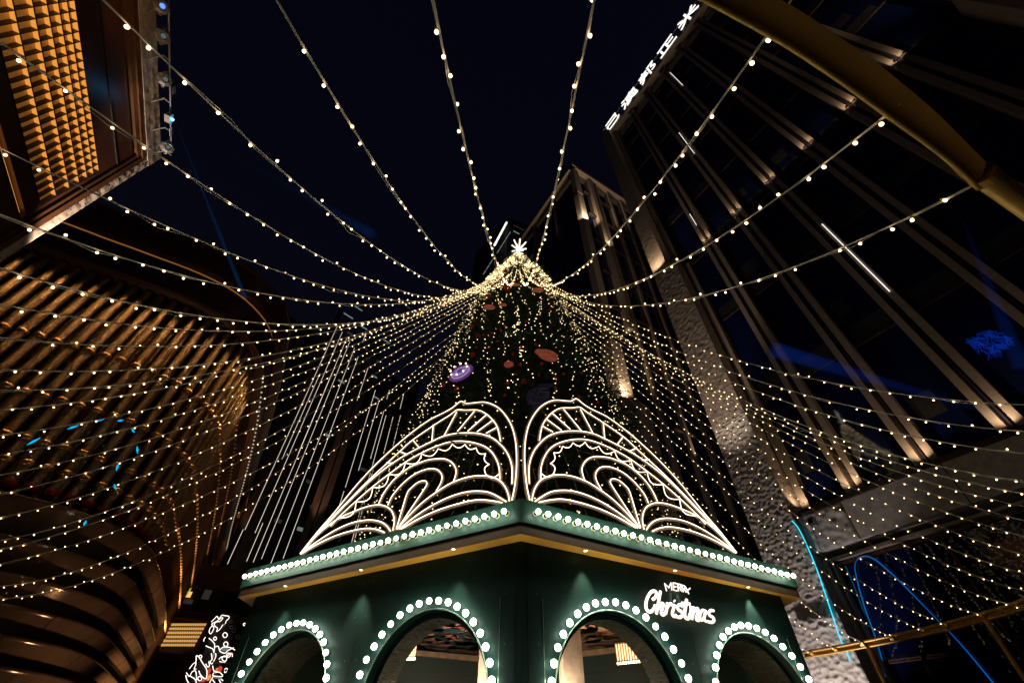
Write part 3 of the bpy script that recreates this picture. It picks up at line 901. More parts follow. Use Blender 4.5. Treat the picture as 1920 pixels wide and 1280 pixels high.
# tubes
SP = 0.485 * K
rt = 0.145 * K
zbot = ZK(7.15)
cz = [ZK(11.95), ZK(9.9), ZK(8.45), ZK(7.75)]
mbt = MB(); mbt.tube([(0, 0, 0), (0, 0, HT - 0.15 - zbot)], rt, 10, 0, False); tube_me = mbt.mesh('copper_tube', M['tube'], True)
mbt = MB(); mbt.tube([(0, 0, 0), (0, 0, HT - 0.15 - zbot + 0.8)], rt * 0.72, 8, 0, False); tube2 = mbt.mesh('copper_tube', M['tube'], True)
mbc = MB(); mbc.lathe((0, 0, 0), (0, 0, 1), [(rt, -0.10), (rt * 1.22, -0.09), (rt * 1.26, 0.0), (rt * 1.22, 0.09), (rt, 0.10)], 12); col_me = mbc.mesh('collar', M['collar'], True)
mbr = MB(); mbr.lathe((0, 0, 0), (0, 0, 1), [(0, -0.10), (rt * 1.15, -0.09), (rt * 1.3, 0.02), (rt * 1.1, 0.10)], 12); cap_me = mbr.mesh('tube_end', M['redcap'], True)
cnt = 0
d = 1.0
rr = random.Random(11)
shift = 0
while d < DC + 5.0:
    p, tg, n_ = along(d, -0.12)
    zb_ = zbot + (0.0 if cnt % 2 == 0 else 0.9)
    o = link('copper_tube', tube_me, tb, (p.x, p.y, zbot)) if cnt % 2 == 0 else link('copper_tube', tube_me, tb, (p.x, p.y, zbot))
    for q, z in enumerate(cz):
        if d > DC - 22:
            c = link('collar', col_me, o); c.location = (0, 0, z - zbot + 0.06 * rr.random())
    if cnt % 1 == 0 and rr.random() < 0.9:
        c = link('tube_end', cap_me, o); c.location = (0, 0, 0.02)
    cnt += 1
    d += SP
# second plane of thinner tubes set deeper
d = 1.2
while d < DC + 4.5:
    p, tg, n_ = along(d, -0.62)
    link('copper_tube', tube2, tb, (p.x, p.y, zbot - 0.8))
    if rr.random() < 0.5:
        link('tube_end', cap_me, tb, (p.x, p.y, zbot - 0.8 + 0.05))
    d += SP * 1.0
# receding side: thin fins from ground to eave
mbf = MB(); mbf.box((0, 0, HT / 2 - 0.1), ha * 0.03, na * 0.16, UP * (HT / 2 - 0.1)); fin_me = mbf.mesh('fin', M['lbronze'])
d = DC + 5.2; cnt = 0
while d < LEN - 0.5 and cnt < 90:
    p, tg, n_ = along(d, -0.1)
    link('fin', fin_me, tb, (p.x, p.y, 0.05)); cnt += 1
    d += 0.42 + 0.002 * cnt
mb = MB()
for z in [ZK(13.6), ZK(11.95), ZK(9.9), ZK(8.45), ZK(7.0)]:
    d = DC + 4.8
    while d < LEN - 1:
        p, tg, n_ = along(d, 0.08); mb.octa(p + UP * z, 0.10); d += 0.62
tag(mb.build('collar_studs', M['collar'], tb), None, None, None, 'stuff')
mb = MB(); d = DC + 2.0
while d < LEN - 3:
    p, tg, n_ = along(d, 0.62); mb.octa(p + UP * (HT - 0.16), 0.075); d += 0.62
tag(mb.build('tube_top_glow_dots', emis('tube_top_painted_glow', (1.0, 0.80, 0.55), 0.45, 'NONE'), tb), None, None, None, 'stuff')  # lit tube tops painted as glowing dots
# stacked curved bronze shells under the tubes
lz_ = [6.85, 5.85, 5.05, 4.4, 3.8, 3.2, 2.6, 1.9, 1.2]
for i in range(len(lz_) - 1):
    za, zb_ = ZK(lz_[i]), ZK(lz_[i + 1])
    hh = za - zb_
    sweep([(-0.35, za), (0.26, za), (0.33, za - 0.04), (0.34, za - 0.10), (0.26, za - 0.2 * hh), (0.02, za - 0.62 * hh), (-0.30, zb_ + 0.02)], DC - 19, DC + 15.5, 0.5).build('curved_shell', M['shell'], tb, True)
for i in range(len(lz_) - 1):
    za, zb_ = ZK(lz_[i]), ZK(lz_[i + 1])
    for d in range(int(DC - 17 + (i % 2) * 1.3), int(DC + 15), 3):
        p1, tg, n_ = along(d, 0.345)
        p2, _, _ = along(d, 0.03)
        MB().tube([p1 + UP * (za - 0.06), p1 + UP * (za - 0.13), p2 + UP * (za - 0.62 * (za - zb_))], 0.010, 4).build('panel_seam', M['dark'], tb)
sweep([(-0.8, ZK(6.75)), (-0.8, ZK(7.0))], DC - 19, DC + 15.5, 0.8).build('shell_top', M['dark'], tb)
# warm light grazing the tubes and the shells
rr = random.Random(2)
for k in range(16):
    d = DC - 19 + 1.55 * k
    p, tg, n_ = along(d, 1.0)
    lamp('SPOT', p + UP * (HT - 0.15), rr.uniform(60, 170), (1.0, 0.60, 0.28), -UP - n_ * 0.10, 0.15, 90, 0.9, 'eave_lamp')
for d, pw in ((DC + 8, 1200), (DC + 16, 2000), (DC + 26, 3000), (DC + 36, 3500)):
    p, tg, n_ = along(d, 2.2)
    lamp('SPOT', p + UP * 0.4, pw * 1.6, (1.0, 0.62, 0.30), UP - n_ * 0.45, 0.1, 80, 0.8, 'wall_lamp')
for d, pw in ((DC - 8, 300), (DC, 420), (DC + 9, 500)):
    p, tg, n_ = along(d, 3.4)
    lamp('SPOT', p + UP * 0.4, pw, (1.0, 0.62, 0.32), UP - n_ * 0.55, 0.3, 75, 0.9, 'plaza_lamp')
# laser light on the tubes, put in as thin teal glowing slivers
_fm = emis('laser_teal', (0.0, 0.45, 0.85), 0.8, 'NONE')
for i, (a, b) in enumerate((((50, 834), (76, 820)), ((126, 804), (148, 797)), ((177, 790), (198, 784)), ((220, 789), (232, 787)), ((247, 803), (252, 811)), ((257, 836), (258, 850)), ((218, 882), (223, 868)), ((214, 907), (217, 917)), ((157, 985), (162, 975)))):
    pa, pb = polar(*a, 23.2), polar(*b, 23.2)
    mid = pa.lerp(pb, 0.5)
    tag(MB().tube([pa, mid, pb], [0.010, 0.045, 0.010], 5).build('laser_fleck', _fm), 'teal laser fleck on the copper tubes, %s along the curving row' % ordw(i), 'laser fleck', 'teal laser flecks curving across the copper tubes')

# ================================================================== LOW BUILDING AT THE END OF THE SQUARE
cp = polar(345, 1060, 50); cp.z = 0
cb = thing('end_block', cp + fn * 8, 'low dark brown block with a lit slatted ceiling behind the neon board', 'building')
def Cc(b, z, o=0.0): return cp + fn * b + UP * z - h * o
def cslab(mb, b0, b1, z0, z1, o0, o1, k=0):
    return mb.box(Cc((b0 + b1) / 2, (z0 + z1) / 2, (o0 + o1) / 2), fn * (b1 - b0) / 2, h * (o1 - o0) / 2, UP * (z1 - z0) / 2, k)
zz = lambda px, py: onpl(px, py, cp, h).z
mb = MB(); cslab(mb, -16, 22, 0, zz(350, 1056) - 0.1, -8, -0.6); mb.build('wall', M['dark'], cb)
for i, (ya, yb) in enumerate(((1056, 1101), (1146, 1163), (1230, 1244))):
    mb = MB(); cslab(mb, -16, 22, zz(370, yb), zz(370, ya), -0.6, 0.35 + 0.02 * i); mb.build('band', M['lred'] if i else M['lbronze'], cb)
for i, y in enumerate((1060, 1080, 1098, 1150)):
    mb = MB(); cslab(mb, -16, 22, zz(370, y) - 0.05, zz(370, y) + 0.05, 0.3, 0.5); mb.build('band_trim', M['lbronze'], cb)
for b in (-9, -3, 3, 9, 15):
    mb = MB(); cslab(mb, b, b + 0.9, 0, zz(370, 1101), -0.6, 0.2); mb.build('pier', M['lred'], cb)
rows = 6
for j in range(rows):
    ya = 1168 + j * 7.6
    for i in range(18):
        x0 = 312 - j * 4.2 + i * (76 / 18)
        q0, q1 = onpl(x0, ya, Cc(0, 0, 0.4), h), onpl(x0 + 3.4, ya, Cc(0, 0, 0.4), h)
        q2 = onpl(x0, ya + 4.4, Cc(0, 0, 0.4), h)
        c = (q0 + q1) / 2; c.z = (q0.z + q2.z) / 2
        MB().box(c, fn * (q1 - q0).length / 2, h * 0.08, UP * abs(q0.z - q2.z) / 2).build('lit_slat', M['coff2'], cb)
for (p, s, mt) in (((343, 1108), 0.5, 'lime'), ((350, 1113), 0.35, 'amber'), ((341, 1126), 0.22, 'wins'), ((354, 1127), 0.28, 'wins'), ((395, 1115), 0.6, 'wins')):
    q = onpl(*p, Cc(0, 0, 0.1), h); MB().box(q, fn * s, h * 0.03, UP * s * 0.6).build('poster', M[mt], cb)

# ================================================================== NEON BOARD AT LEFT OF THE PAVILION
nb0 = polar(400, 1240, 17.0)
nn = V((nb0.x, nb0.y, 0)).normalized()
nr = V((nn.y, -nn.x, 0))
nb = thing('neon_figure_board', V((nb0.x, nb0.y, 0)), 'dark board with looping white neon outlines and coloured panels left of the pavilion', 'neon display')
def NB(x, y, o=0.0): return onpl(340 + x / 8.536, 1130 + y / 8.536, nb0 - nn * o, nn)
c0_, c1_ = NB(60, 1400), NB(1000, 160)
mb = MB(); cc = (c0_ + c1_) / 2 + nn * 0.12; cc.z = c1_.z / 2
mb.box(cc, nr * abs((c1_ - c0_).dot(nr)) / 2 * 0.9, nn * 0.05, UP * c1_.z / 2 * 0.98)
mb.build('backboard', M['dark'], nb)
loops = [
 [(480, 300), (530, 250), (570, 210), (600, 250), (650, 195), (700, 200), (760, 210), (755, 250), (720, 280), (700, 330), (660, 350), (630, 400), (590, 440), (565, 450), (580, 400), (540, 370), (530, 340)],
 [(520, 340), (560, 300), (620, 290), (665, 240), (640, 235), (590, 270), (545, 300), (500, 320), (490, 340), (510, 370), (520, 400), (500, 450), (470, 490), (445, 460), (460, 400), (500, 360)],
 [(360, 610), (365, 570), (390, 545)], [(440, 560), (480, 590), (530, 650), (530, 720), (520, 790)], [(390, 680), (430, 700), (500, 730), (520, 780)],
 [(540, 700), (590, 690), (620, 770), (700, 800), (740, 760), (840, 710)], [(620, 740), (680, 700), (780, 710), (860, 750)],
 [(480, 800), (490, 900), (460, 930), (490, 970), (550, 860), (550, 800)], [(600, 900), (640, 860), (720, 850), (800, 800), (820, 860)], [(610, 930), (680, 950), (720, 910)],
 [(130, 1050), (180, 980), (235, 930), (240, 840), (290, 870), (330, 940), (400, 1050), (410, 1130), (390, 1210), (310, 1150), (280, 1080)],
 [(235, 940), (230, 990), (205, 1050), (240, 1050)], [(80, 1110), (130, 1170), (170, 1100), (230, 1090), (240, 1230), (200, 1200), (130, 1160)],
 [(70, 1150), (90, 1230), (120, 1280)], [(390, 970), (420, 1020), (450, 1000), (440, 930)], [(500, 1000), (520, 1080), (560, 1100), (620, 1110), (660, 1170), (510, 1160), (520, 1110)],
 [(690, 1060), (720, 1040), (740, 1070), (700, 1110), (690, 1080)], [(500, 1220), (540, 1280)], [(600, 1220), (640, 1290)], [(630, 1210), (670, 1240)], [(450, 1280), (480, 1220), (520, 1160)], [(230, 1240), (250, 1300)],
]
for L_ in loops:
    MB().tube(smoothline([NB(*p, 0.05) for p in L_], 4), 0.0095, 5).build('neon_line', M['neonw'], nb)
for (x, y, r_) in ((700, 510, 36), (540, 565, 24), (712, 655, 34), (690, 885, 38), (755, 830, 30), (305, 855, 22), (295, 1205, 32), (840, 435, 0), (1010, 340, 18)):
    if r_:
        MB().tube([NB(x + r_ * math.cos(a * math.pi / 6), y + r_ * 1.1 * math.sin(a * math.pi / 6), 0.05) for a in range(13)], 0.0095, 5, 0, False).build('neon_ring', M['neonw'], nb)
for (x, y, r_) in ((800, 385, 24), (840, 435, 30), (800, 295, 18), (690, 350, 16), (905, 540, 28), (520, 490, 16)):
    MB().tube([NB(x + r_ * math.cos(a * math.pi / 6), y + r_ * 1.1 * math.sin(a * math.pi / 6), 0.05) for a in range(13)], 0.014, 5, 0, False).build('unlit_ring', M['post'], nb)
for (x, y, w_, h_, mt) in ((690, 735, 90, 40, 'greyg'), (760, 800, 110, 18, 'redg'), (610, 1060, 60, 60, 'redg'), (560, 1080, 30, 50, 'orangeg'), (440, 1090, 40, 60, 'redg'), (440, 1190, 45, 60, 'orangeg'), (350, 1230, 60, 40, 'redg'), (580, 1190, 90, 22, 'greyg'), (510, 840, 30, 70, 'greyg')):
    q = NB(x, y, 0.0)
    k_ = (NB(x + 10, y) - NB(x, y)).length / 10
    MB().ball(V((0, 0, 0)), 1, 10, 6).mesh('t', M['dark'])
    mb = MB(); mb.lathe(q, -nn, [(0.0, 0.03), (0.7, 0.02), (1.0, 0.0)], 10)
    mb.v = [tuple(q + nr * (V(v) - q).dot(nr) * w_ * k_ / 1.4 + UP * (V(v) - q).dot(UP) * h_ * k_ / 1.2 - nn * 0.02) for v in mb.v]
    mb.build('colour_panel', M[mt], nb)
mb = MB(); mb.box(NB(640, 955, 0.04), nr * 0.26, nn * 0.02, UP * 0.012); mb.build('ledge', M['post'], nb)

# ================================================================== PAVILION
ZF, ZG, ZE = 5.0, 4.585, 4.39               # fascia top, green bottom, eave soffit
C0, CL, CR = atz(977, 934, ZF), atz(463.5, 1067, ZF), atz(1483, 1066, ZF)
W0, WL_, WR_ = atz(977, 1014, ZE), atz(480, 1118, ZE), atz(1463, 1117, ZE)
def flat(v): return V((v.x, v.y, 0))
C0, CL, CR, W0, WL_, WR_ = map(flat, (C0, CL, CR, W0, WL_, WR_))
def hexa(c, l, r):
    cen = l + r - c
    return [c, r, 2 * cen - l, 2 * cen - c, 2 * cen - r, l], cen
HX, HC = hexa(C0, CL, CR)
WX, WC = hexa(W0, WL_, WR_)
pv = thing('green_pavilion', HC, 'dark green six-sided Christmas pavilion ringed with marquee bulbs, tree on its roof', 'pavilion')
bulb_me = MB().ball((0, 0, 0), 0.048, 12, 8).mesh('bulb', M['bulb'], True)
# arch bulbs are the same lamps, slightly smaller
abulb_me = MB().ball((0, 0, 0), 0.054, 12, 8).mesh('bulb', M['bulb'], True)
def sock_me():
    mb = MB(); mb.lathe((0, 0, 0), (0, 0, -1), [(0.022, 0.03), (0.030, 0.045), (0.032, 0.12)], 10)
    return mb.mesh('socket', M['sock'], True)
sock = sock_me()
plate = MB().lathe((0, 0, 0), (0, 0, -1), [(0.0, 0.104), (0.050, 0.105), (0.054, 0.122)], 12).mesh('base_plate', mat('bulb_base_cream', (0.92, 0.84, 0.52), 0.4), True)
_br = random.Random(77)
M['bulbd'] = emis('marquee_bulb_tired', (0.95, 1.0, 0.72), 4.5)
dim_a = MB().ball((0, 0, 0), 0.0475, 12, 8).mesh('bulb', M['bulbd'], True)
dim_b = MB().ball((0, 0, 0), 0.0535, 12, 8).mesh('bulb', M['bulbd'], True)
def put_bulb(p, n_, me, full=True):
    p = p + V((_br.uniform(-1, 1), _br.uniform(-1, 1), _br.uniform(-1, 1))) * 0.004
    b = link('marquee_bulb', (dim_b if me is abulb_me else dim_a) if _br.random() < 0.10 else me, pv, p)
    s_ = link('socket', sock, b)
    s_.rotation_euler = n_.to_track_quat('Z', 'Y').to_euler()
    if me is abulb_me: return b
    s2 = link('base_plate', plate, b)
    s2.rotation_euler = s_.rotation_euler
    return b
def facedir(a, b):
    d = (b - a); L_ = d.length; d = d / L_
    n_ = V((d.y, -d.x, 0))
    if n_.dot((a + b) / 2 - HC) < 0: n_ = -n_
    return d, n_, L_
for i in range(6):
    a, b = HX[i], HX[(i + 1) % 6]
    d, n_, L_ = facedir(a, b)
    q = lambda p, z, o: V((p.x, p.y, z)) - n_ * o
    ins = (HC - a).normalized() * 0.35; ins2 = (HC - b).normalized() * 0.35
    mb = MB()
    mb.quad(q(a, ZG, 0), q(b, ZG, 0), q(b, ZF, 0), q(a, ZF, 0))
    mb.quad(q(a, ZF, 0), q(b, ZF, 0), V((b.x, b.y, ZF)) + ins2, V((a.x, a.y, ZF)) + ins)
    mb.quad(q(a, ZG, 0), q(b, ZG, 0), V((b.x, b.y, ZG)) + ins2, V((a.x, a.y, ZG)) + ins)
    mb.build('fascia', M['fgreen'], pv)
    # brown lower lip, set back a little
    aa, bb = a + (HC - a).normalized() * 0.05, b + (HC - b).normalized() * 0.05
    mb = MB(); mb.quad(V((aa.x, aa.y, ZE)), V((bb.x, bb.y, ZE)), V((bb.x, bb.y, ZG + 0.002)), V((aa.x, aa.y, ZG + 0.002))); mb.build('eave_lip', M['brown'], pv)
    # soffit
    wa, wb = WX[i], WX[(i + 1) % 6]
    mb = MB(); mb.quad(V((aa.x, aa.y, ZE)), V((bb.x, bb.y, ZE)), V((wb.x, wb.y, ZE)), V((wa.x, wa.y, ZE))); mb.build('soffit', M['gold'], pv)
    if i in (0, 5):
        # fascia bulbs
        first = a if i == 0 else b
        dd = d if i == 0 else -d
        n_b = 33 if i == 0 else 36
        u0, u1 = 0.28, L_ - 0.24
        for k in range(n_b):
            u = u0 + (u1 - u0) * k / (n_b - 1)
            put_bulb(first + dd * u + UP * 4.775 + n_ * 0.125, n_, bulb_me)
# roof deck
mb = MB()
k0 = len(mb.v)
for p in HX: mb.v.append((p.x, p.y, ZF - 0.03))
mb.f.append(tuple(range(6))); mb.m.append(0)
mb.build('roof', M['brown'], pv)
mb = MB(); mb.v = [(p.x, p.y, ZE + 0.02) for p in WX]; mb.f = [tuple(range(6))]; mb.m = [0]; mb.build('roof', M['dark'], pv)
# walls with arches
RA, ZS = 1.30, 2.22                          # arch radius, springing height
def archwall(a, b, centres, mt, ztop=ZE, off=0.0, ra=RA, zs=ZS, name='wall', th=0.0, n_=None, parent=pv, seg=28):
    d = (b - a); L_ = d.length; d.normalize()
    nn_ = n_ if n_ is not None else V((0, 0, 0))
    def q(u, z): 
        p = a + d * u + nn_ * off
        return V((p.x, p.y, z))
    mb = MB()
    u = 0.0
    for c in centres:
        mb.quad(q(u, 0), q(c - ra, 0), q(c - ra, ztop), q(u, ztop))
        pr = None
        for k in range(seg + 1):
            t = math.pi * (1 - k / seg)
            uu, z_ = c + ra * math.cos(t), zs + ra * math.sin(t)
            if pr:
                mb.quad(q(pr[0], pr[1]), q(uu, z_), q(uu, ztop), q(pr[0], ztop))
            pr = (uu, z_)
        u = c + ra
    mb.quad(q(u, 0), q(L_, 0), q(L_, ztop), q(u, ztop))
    return mb.build(name, mt, parent)
def reveal(a, d, n_, c, depth, mt, ra=RA, zs=ZS, name='arch_reveal', off0=0.0):
    mb = MB(); seg = 36
    P_ = [(c - ra, 0.02)] + [(c + ra * math.cos(math.pi * (1 - k / seg)), zs + ra * math.sin(math.pi * (1 - k / seg))) for k in range(seg + 1)] + [(c + ra, 0.02)]
    b0 = len(mb.v)
    for u, z_ in P_:
        p = a + d * u
        mb.v.append((p.x + n_.x * off0, p.y + n_.y * off0, z_)); mb.v.append((p.x - n_.x * depth, p.y - n_.y * depth, z_))
    for i in range(len(P_) - 1):
        mb.f.append((b0 + 2 * i, b0 + 2 * i + 1, b0 + 2 * i + 3, b0 + 2 * i + 2)); mb.m.append(0)
    return mb.build(name, mt, pv, True)
arches = {0: (1.87, 5.22), 5: (1.87, 5.42)}
for i in range(6):
    a, b = WX[i], WX[(i + 1) % 6]
    if i == 5: a, b = b, a                   # measure from the front corner
    d = (b - a); L_ = d.length; d.normalize()
    _, n_, _ = facedir(a, b)
    if i not in (0, 5):
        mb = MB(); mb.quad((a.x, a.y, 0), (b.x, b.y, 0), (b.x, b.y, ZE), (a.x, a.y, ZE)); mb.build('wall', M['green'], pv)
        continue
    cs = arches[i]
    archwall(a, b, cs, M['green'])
    for ci, c in enumerate(cs):
        reveal(a, d, n_, c, 0.16, M['green'], name='arch_jamb')
        reveal(a, d, n_, c, 0.62 if ci == 0 else 1.0, M['reveal'], RA - 0.10, ZS, off0=-0.16)
        # rim line
        P_ = [a + d * (c + (RA + 0.012) * math.cos(math.pi * k / 40)) + UP * (ZS + (RA + 0.012) * math.sin(math.pi * k / 40)) + n_ * 0.012 for k in range(41)]
        P_ = [P_[0] - UP * 2.1] + P_ + [P_[-1] - UP * 2.1]
        MB().tube(P_, 0.012, 5).build('arch_rim', M['edge'], pv)
        # step ring between jamb and reveal
        mb = MB(); seg = 36; r0, r1 = RA, RA - 0.10
        for k in range(seg):
            t0, t1 = math.pi * k / seg, math.pi * (k + 1) / seg
            q = lambda r_, t: a + d * (c + r_ * math.cos(t)) + UP * (ZS + r_ * math.sin(t)) - n_ * 0.16
            mb.quad(q(r0, t0), q(r0, t1), q(r1, t1), q(r1, t0))
        for sg_ in (-1, 1):
            q = lambda r_, z_: a + d * (c + sg_ * r_) + UP * z_ - n_ * 0.16
            mb.quad(q(r0, 0.02), q(r0, ZS), q(r1, ZS), q(r1, 0.02))
        mb.build('arch_step', M['green'], pv)
        # bulbs round the arch
        rb_ = RA + 0.125
        nb_ = 21
        for k in range(nb_):
            t = math.pi * (k + 0.0) / (nb_ - 1)
            put_bulb(a + d * (c + rb_ * math.cos(t)) + UP * (ZS + rb_ * math.sin(t)) + n_ * 0.085, n_, abulb_me)
        for k in range(1, 5):
            for sg_ in (-1, 1):
                put_bulb(a + d * (c + sg_ * rb_) + UP * (ZS - 0.215 * k) + n_ * 0.085, n_, abulb_me)
        if ci == 1:
            # inner room wall with a smaller arch behind the outer arch
            aa = a + d * (c - 1.42); bb = a + d * (c + 1.42)
            archwall(aa - n_ * 1.0, bb - n_ * 1.0, (1.72,), M['inwall'], 3.7, 0, 0.48, 2.20, 'inner_wall')
            mb = MB()
            q = lambda u, z_, o: a + d * u + UP * z_ - n_ * o
            mb.quad(q(c - 1.2, 0, 1.5), q(c + 1.4, 0, 1.5), q(c + 1.4, 3.7, 1.5), q(c - 1.2, 3.7, 1.5)); mb.build('inner_wall', M['green'], pv)
    # vertical panel joints
    for u in (0.9 * 0 + 3.64, 0.12, L_ - 0.12):
        p = a + d * u + n_ * 0.0015
        MB().box(V((p.x, p.y, 2.2)), d * 0.003, n_ * 0.0012, UP * 2.15).build('panel_joint', M['sock'], pv)
    for u in (0.30, 3.50, 3.78, L_ - 0.28):
        for z_ in (2.2, 2.9, 3.6, 4.2):
            MB().lathe(a + d * u + UP * z_ + n_ * 0.001, n_, [(0.010, 0.0), (0.008, 0.003), (0.0, 0.003)], 8).build('screw', M['grey'], pv)
    for u in (0.40, L_ - 0.34):
        p = a + d * u + n_ * 0.003
        MB().box(V((p.x, p.y, 2.0)), d * 0.004, n_ * 0.003, UP * 1.55).build('panel_joint', M['edge'], pv)
    # room seen through the near arch: back wall, ceiling, post, slat window
    q = lambda u, z_, o: a + d * u + UP * z_ - n_ * o
    cn = cs[0]
    lamp('POINT', q(cn + 0.3, 2.6, 2.6), 90, (1, 0.76, 0.55), None, 0.25, name='room_lamp')
    lamp('POINT', q(cs[1] + 0.7, 1.6, 0.6), 14, (1, 0.62, 0.30), None, 0.15, name='room_lamp')
BK = [V((-5.6, 12.85, 0)), V((0.25, 15.25, 0)), V((5.2, 11.4, 0))]
for a, b in zip(BK[:-1], BK[1:]):
    MB().quad(a, b, b + UP * 3.8, a + UP * 3.8).build('inner_wall', M['inwall'], pv)
    dd_ = (b - a).normalized(); nb_ = V((dd_.y, -dd_.x, 0))
    MB().box((a + b) / 2 + UP * 3.30 + nb_ * 0.02, (b - a) / 2, nb_ * 0.015, UP * 0.015).build('wall_rail', M['sock'], pv)
    MB().box((a + b) / 2 + UP * 3.72 + nb_ * 0.03, (b - a) / 2, nb_ * 0.03, UP * 0.06).build('wall_rail', M['tan'], pv)
for (xa, ya, xb, yb, yc, dist) in ((745, 1236, 777, 1234, 1196, 12.6), (1159, 1243, 1208, 1238, 1202, 12.2)):
    bp0, bp1 = polar(xa, ya - 5, dist), polar(xb, yb - 5, dist)
    tp0, tp1 = polar(xa + 3, yc + 5, dist), polar(xb, yc, dist)
    for k in range(11):
        t_ = k / 10
        lo, hi = bp0.lerp(bp1, t_), tp0.lerp(tp1, t_)
        MB().tube([lo, V((lo.x, lo.y, hi.z))], 0.013, 5).build('light_slat', M['slat'], pv)
        bb_ = polar(xa + (xb - xa) * t_, ya + (yb - ya) * t_, dist - 0.1)
        MB().ball(bb_, 0.026, 8, 5).build('small_bulb', M['down'], pv)
    w_ = (bp1 - bp0); c_ = (bp0 + bp1) / 2
    nz2 = V((c_.x, c_.y, 0)).normalized()
    MB().box(V((c_.x, c_.y, (bp0.z + tp1.z) / 2)) + nz2 * 0.05, V((w_.x, w_.y, 0)) * 0.55, nz2 * 0.01, UP * (tp1.z - bp0.z) * 0.52).build('slat_backing', M['tan'], pv)
    MB().box(V((c_.x, c_.y, bp0.z - 0.02)) + nz2 * 0.02, V((w_.x, w_.y, 0)) * 0.58, nz2 * 0.05, UP * 0.02).build('slat_tray', M['sock'], pv)
MB().box(V((-0.50, 12.0, 1.9)), V((0.14, 0.02, 0)), V((-0.02, 0.14, 0)), UP * 1.9).build('post', M['post'], pv)
MB().box(V((1.42, 11.6, 1.9)), V((0.22, 0.03, 0)), V((-0.03, 0.22, 0)), UP * 1.9).build('post', M['post'], pv)
# ceiling with swirling motif
mb = MB(); mb.v = [(HC.x + (p.x - HC.x) * 0.93, HC.y + (p.y - HC.y) * 0.93, 3.81) for p in WX]; mb.f = [tuple(range(6))]; mb.m = [0]; mb.build('ceiling', M['inceil'], pv)
rr = random.Random(21)
for k in range(170):
    sgn = -1 if k % 2 else 1
    base_ = W0 + V((sgn * rr.uniform(0.3, 3.6), rr.uniform(1.6, 6.2), 0))
    ang = rr.uniform(0, 3.14)
    if (base_ - HC).length > 6.3 or base_.y < W0.y + 1.6 + abs(base_.x) * 0.6: continue
    pts = []
    cur = rr.choice((-1, 1)) * rr.uniform(0.9, 2.6)
    p = base_.copy()
    for j in range(9):
        pts.append(p.copy()); p += V((math.cos(ang), math.sin(ang), 0)) * 0.17; ang += cur * 0.16
    mb = MB(); wd = rr.uniform(0.06, 0.22)
    pr = None
    for j, p_ in enumerate(pts):
        tt_ = (pts[min(j + 1, 8)] - pts[max(j - 1, 0)]).normalized(); sd = V((-tt_.y, tt_.x, 0))
        w_ = wd * math.sin(math.pi * (j + 0.6) / 9.2) ** 0.5
        a_, b_ = p_ + sd * w_, p_ - sd * w_
        if pr: mb.quad((pr[0].x, pr[0].y, 3.804 - 0.003 * (k % 4)), (a_.x, a_.y, 3.804 - 0.003 * (k % 4)), (b_.x, b_.y, 3.804 - 0.003 * (k % 4)), (pr[1].x, pr[1].y, 3.804 - 0.003 * (k % 4)))
        pr = (a_, b_)
    if min(v_[1] - (W0.y + 0.45 + abs(v_[0]) * 0.6) for v_ in mb.v) < 0: continue
    mb.build('ceiling_motif', M[('pink', 'pink', 'tan', 'teal')[k % 4]], pv)
p = W0 + V((0.62, 0.9, 0))
tag(MB().tri((p.x - 0.3, p.y, 1.2), (p.x + 0.25, p.y, 1.2), (p.x - 0.05, p.y, 2.55)).tri((p.x - 0.3, p.y + 0.05, 1.2), (p.x - 0.05, p.y + 0.05, 2.55), (p.x + 0.25, p.y + 0.05, 1.2)).build('red_pennant', M['redc']),
    'pointed red cloth pennant just inside the arch by the central corner', 'pennant')
# soffit downlights
for (px, py) in ((850, 1029), (677, 1068), (535, 1098), (1098, 1032), (1266, 1069), (1403, 1100)):
    q = atz(px, py, ZE)
    lw = MB(); lw.lathe(q + UP * 0.002, (0, 0, -1), [(0.0, 0.004), (0.032, 0.004)], 12); lw.build('downlight_lens', M['down'], pv)
    MB().lathe(q, (0, 0, -1), [(0.034, 0.0), (0.05, 0.008), (0.05, 0.0)], 14).build('downlight_rim', M['edge'], pv)
    lamp('SPOT', q - UP * 0.02, 110, (1.0, 0.86, 0.62), V((0, 0, -1)), 0.02, 62, 0.7, 'downlight')
lamp('POINT', V((C0.x, C0.y - 1.4, 2.9)), 0.01, (1, 0.8, 0.5), None, 0.2, name='eave_lamp')

# MERRY CHRISTMAS lettering on the right-hand wall
dR = (WR_ - W0).normalized(); _, nR, _ = facedir(W0, WR_)
sgn_ = thing('merry_christmas_sign', onpl(1270, 1140, W0, nR), 'white glowing MERRY Christmas lettering between the two right-hand arches', 'sign')
def S_(x, y, o): return onpl(1180 + x / 10.667, 1070 + y / 10.667, W0 + nR * o, nR)
def letter(strokes, r_, name, sm=True):
    mb = MB()
    for st in strokes:
        P_ = [S_(x, y, 0.12) for x, y in st]
        if sm and len(P_) > 2: P_ = smoothline(P_, 5)
        mb.tube(P_, r_, 8, 0)
    for v_i, v_ in enumerate(mb.v): pass
    side = MB()
    for st in strokes:
        P_ = [S_(x, y, 0.06) + V((0, 0, -0.006)) for x, y in st]
        if sm and len(P_) > 2: P_ = smoothline(P_, 5)
        side.tube(P_, r_ * 1.12, 8, 0)
    o = mb.build('letter', M['letter'], sgn_, True)
    s2 = side.build('letter_side', M['letters'], None, True)
    s2.parent = o; s2.location = (0, 0, 0)
    # letters are authored in world space relative to the sign
    return o
rl = 0.026
letter([[(470, 560), (520, 520), (545, 440), (500, 395), (430, 420), (370, 510), (335, 620), (335, 730), (380, 800), (440, 800), (495, 740), (515, 680)]], rl, 'C')
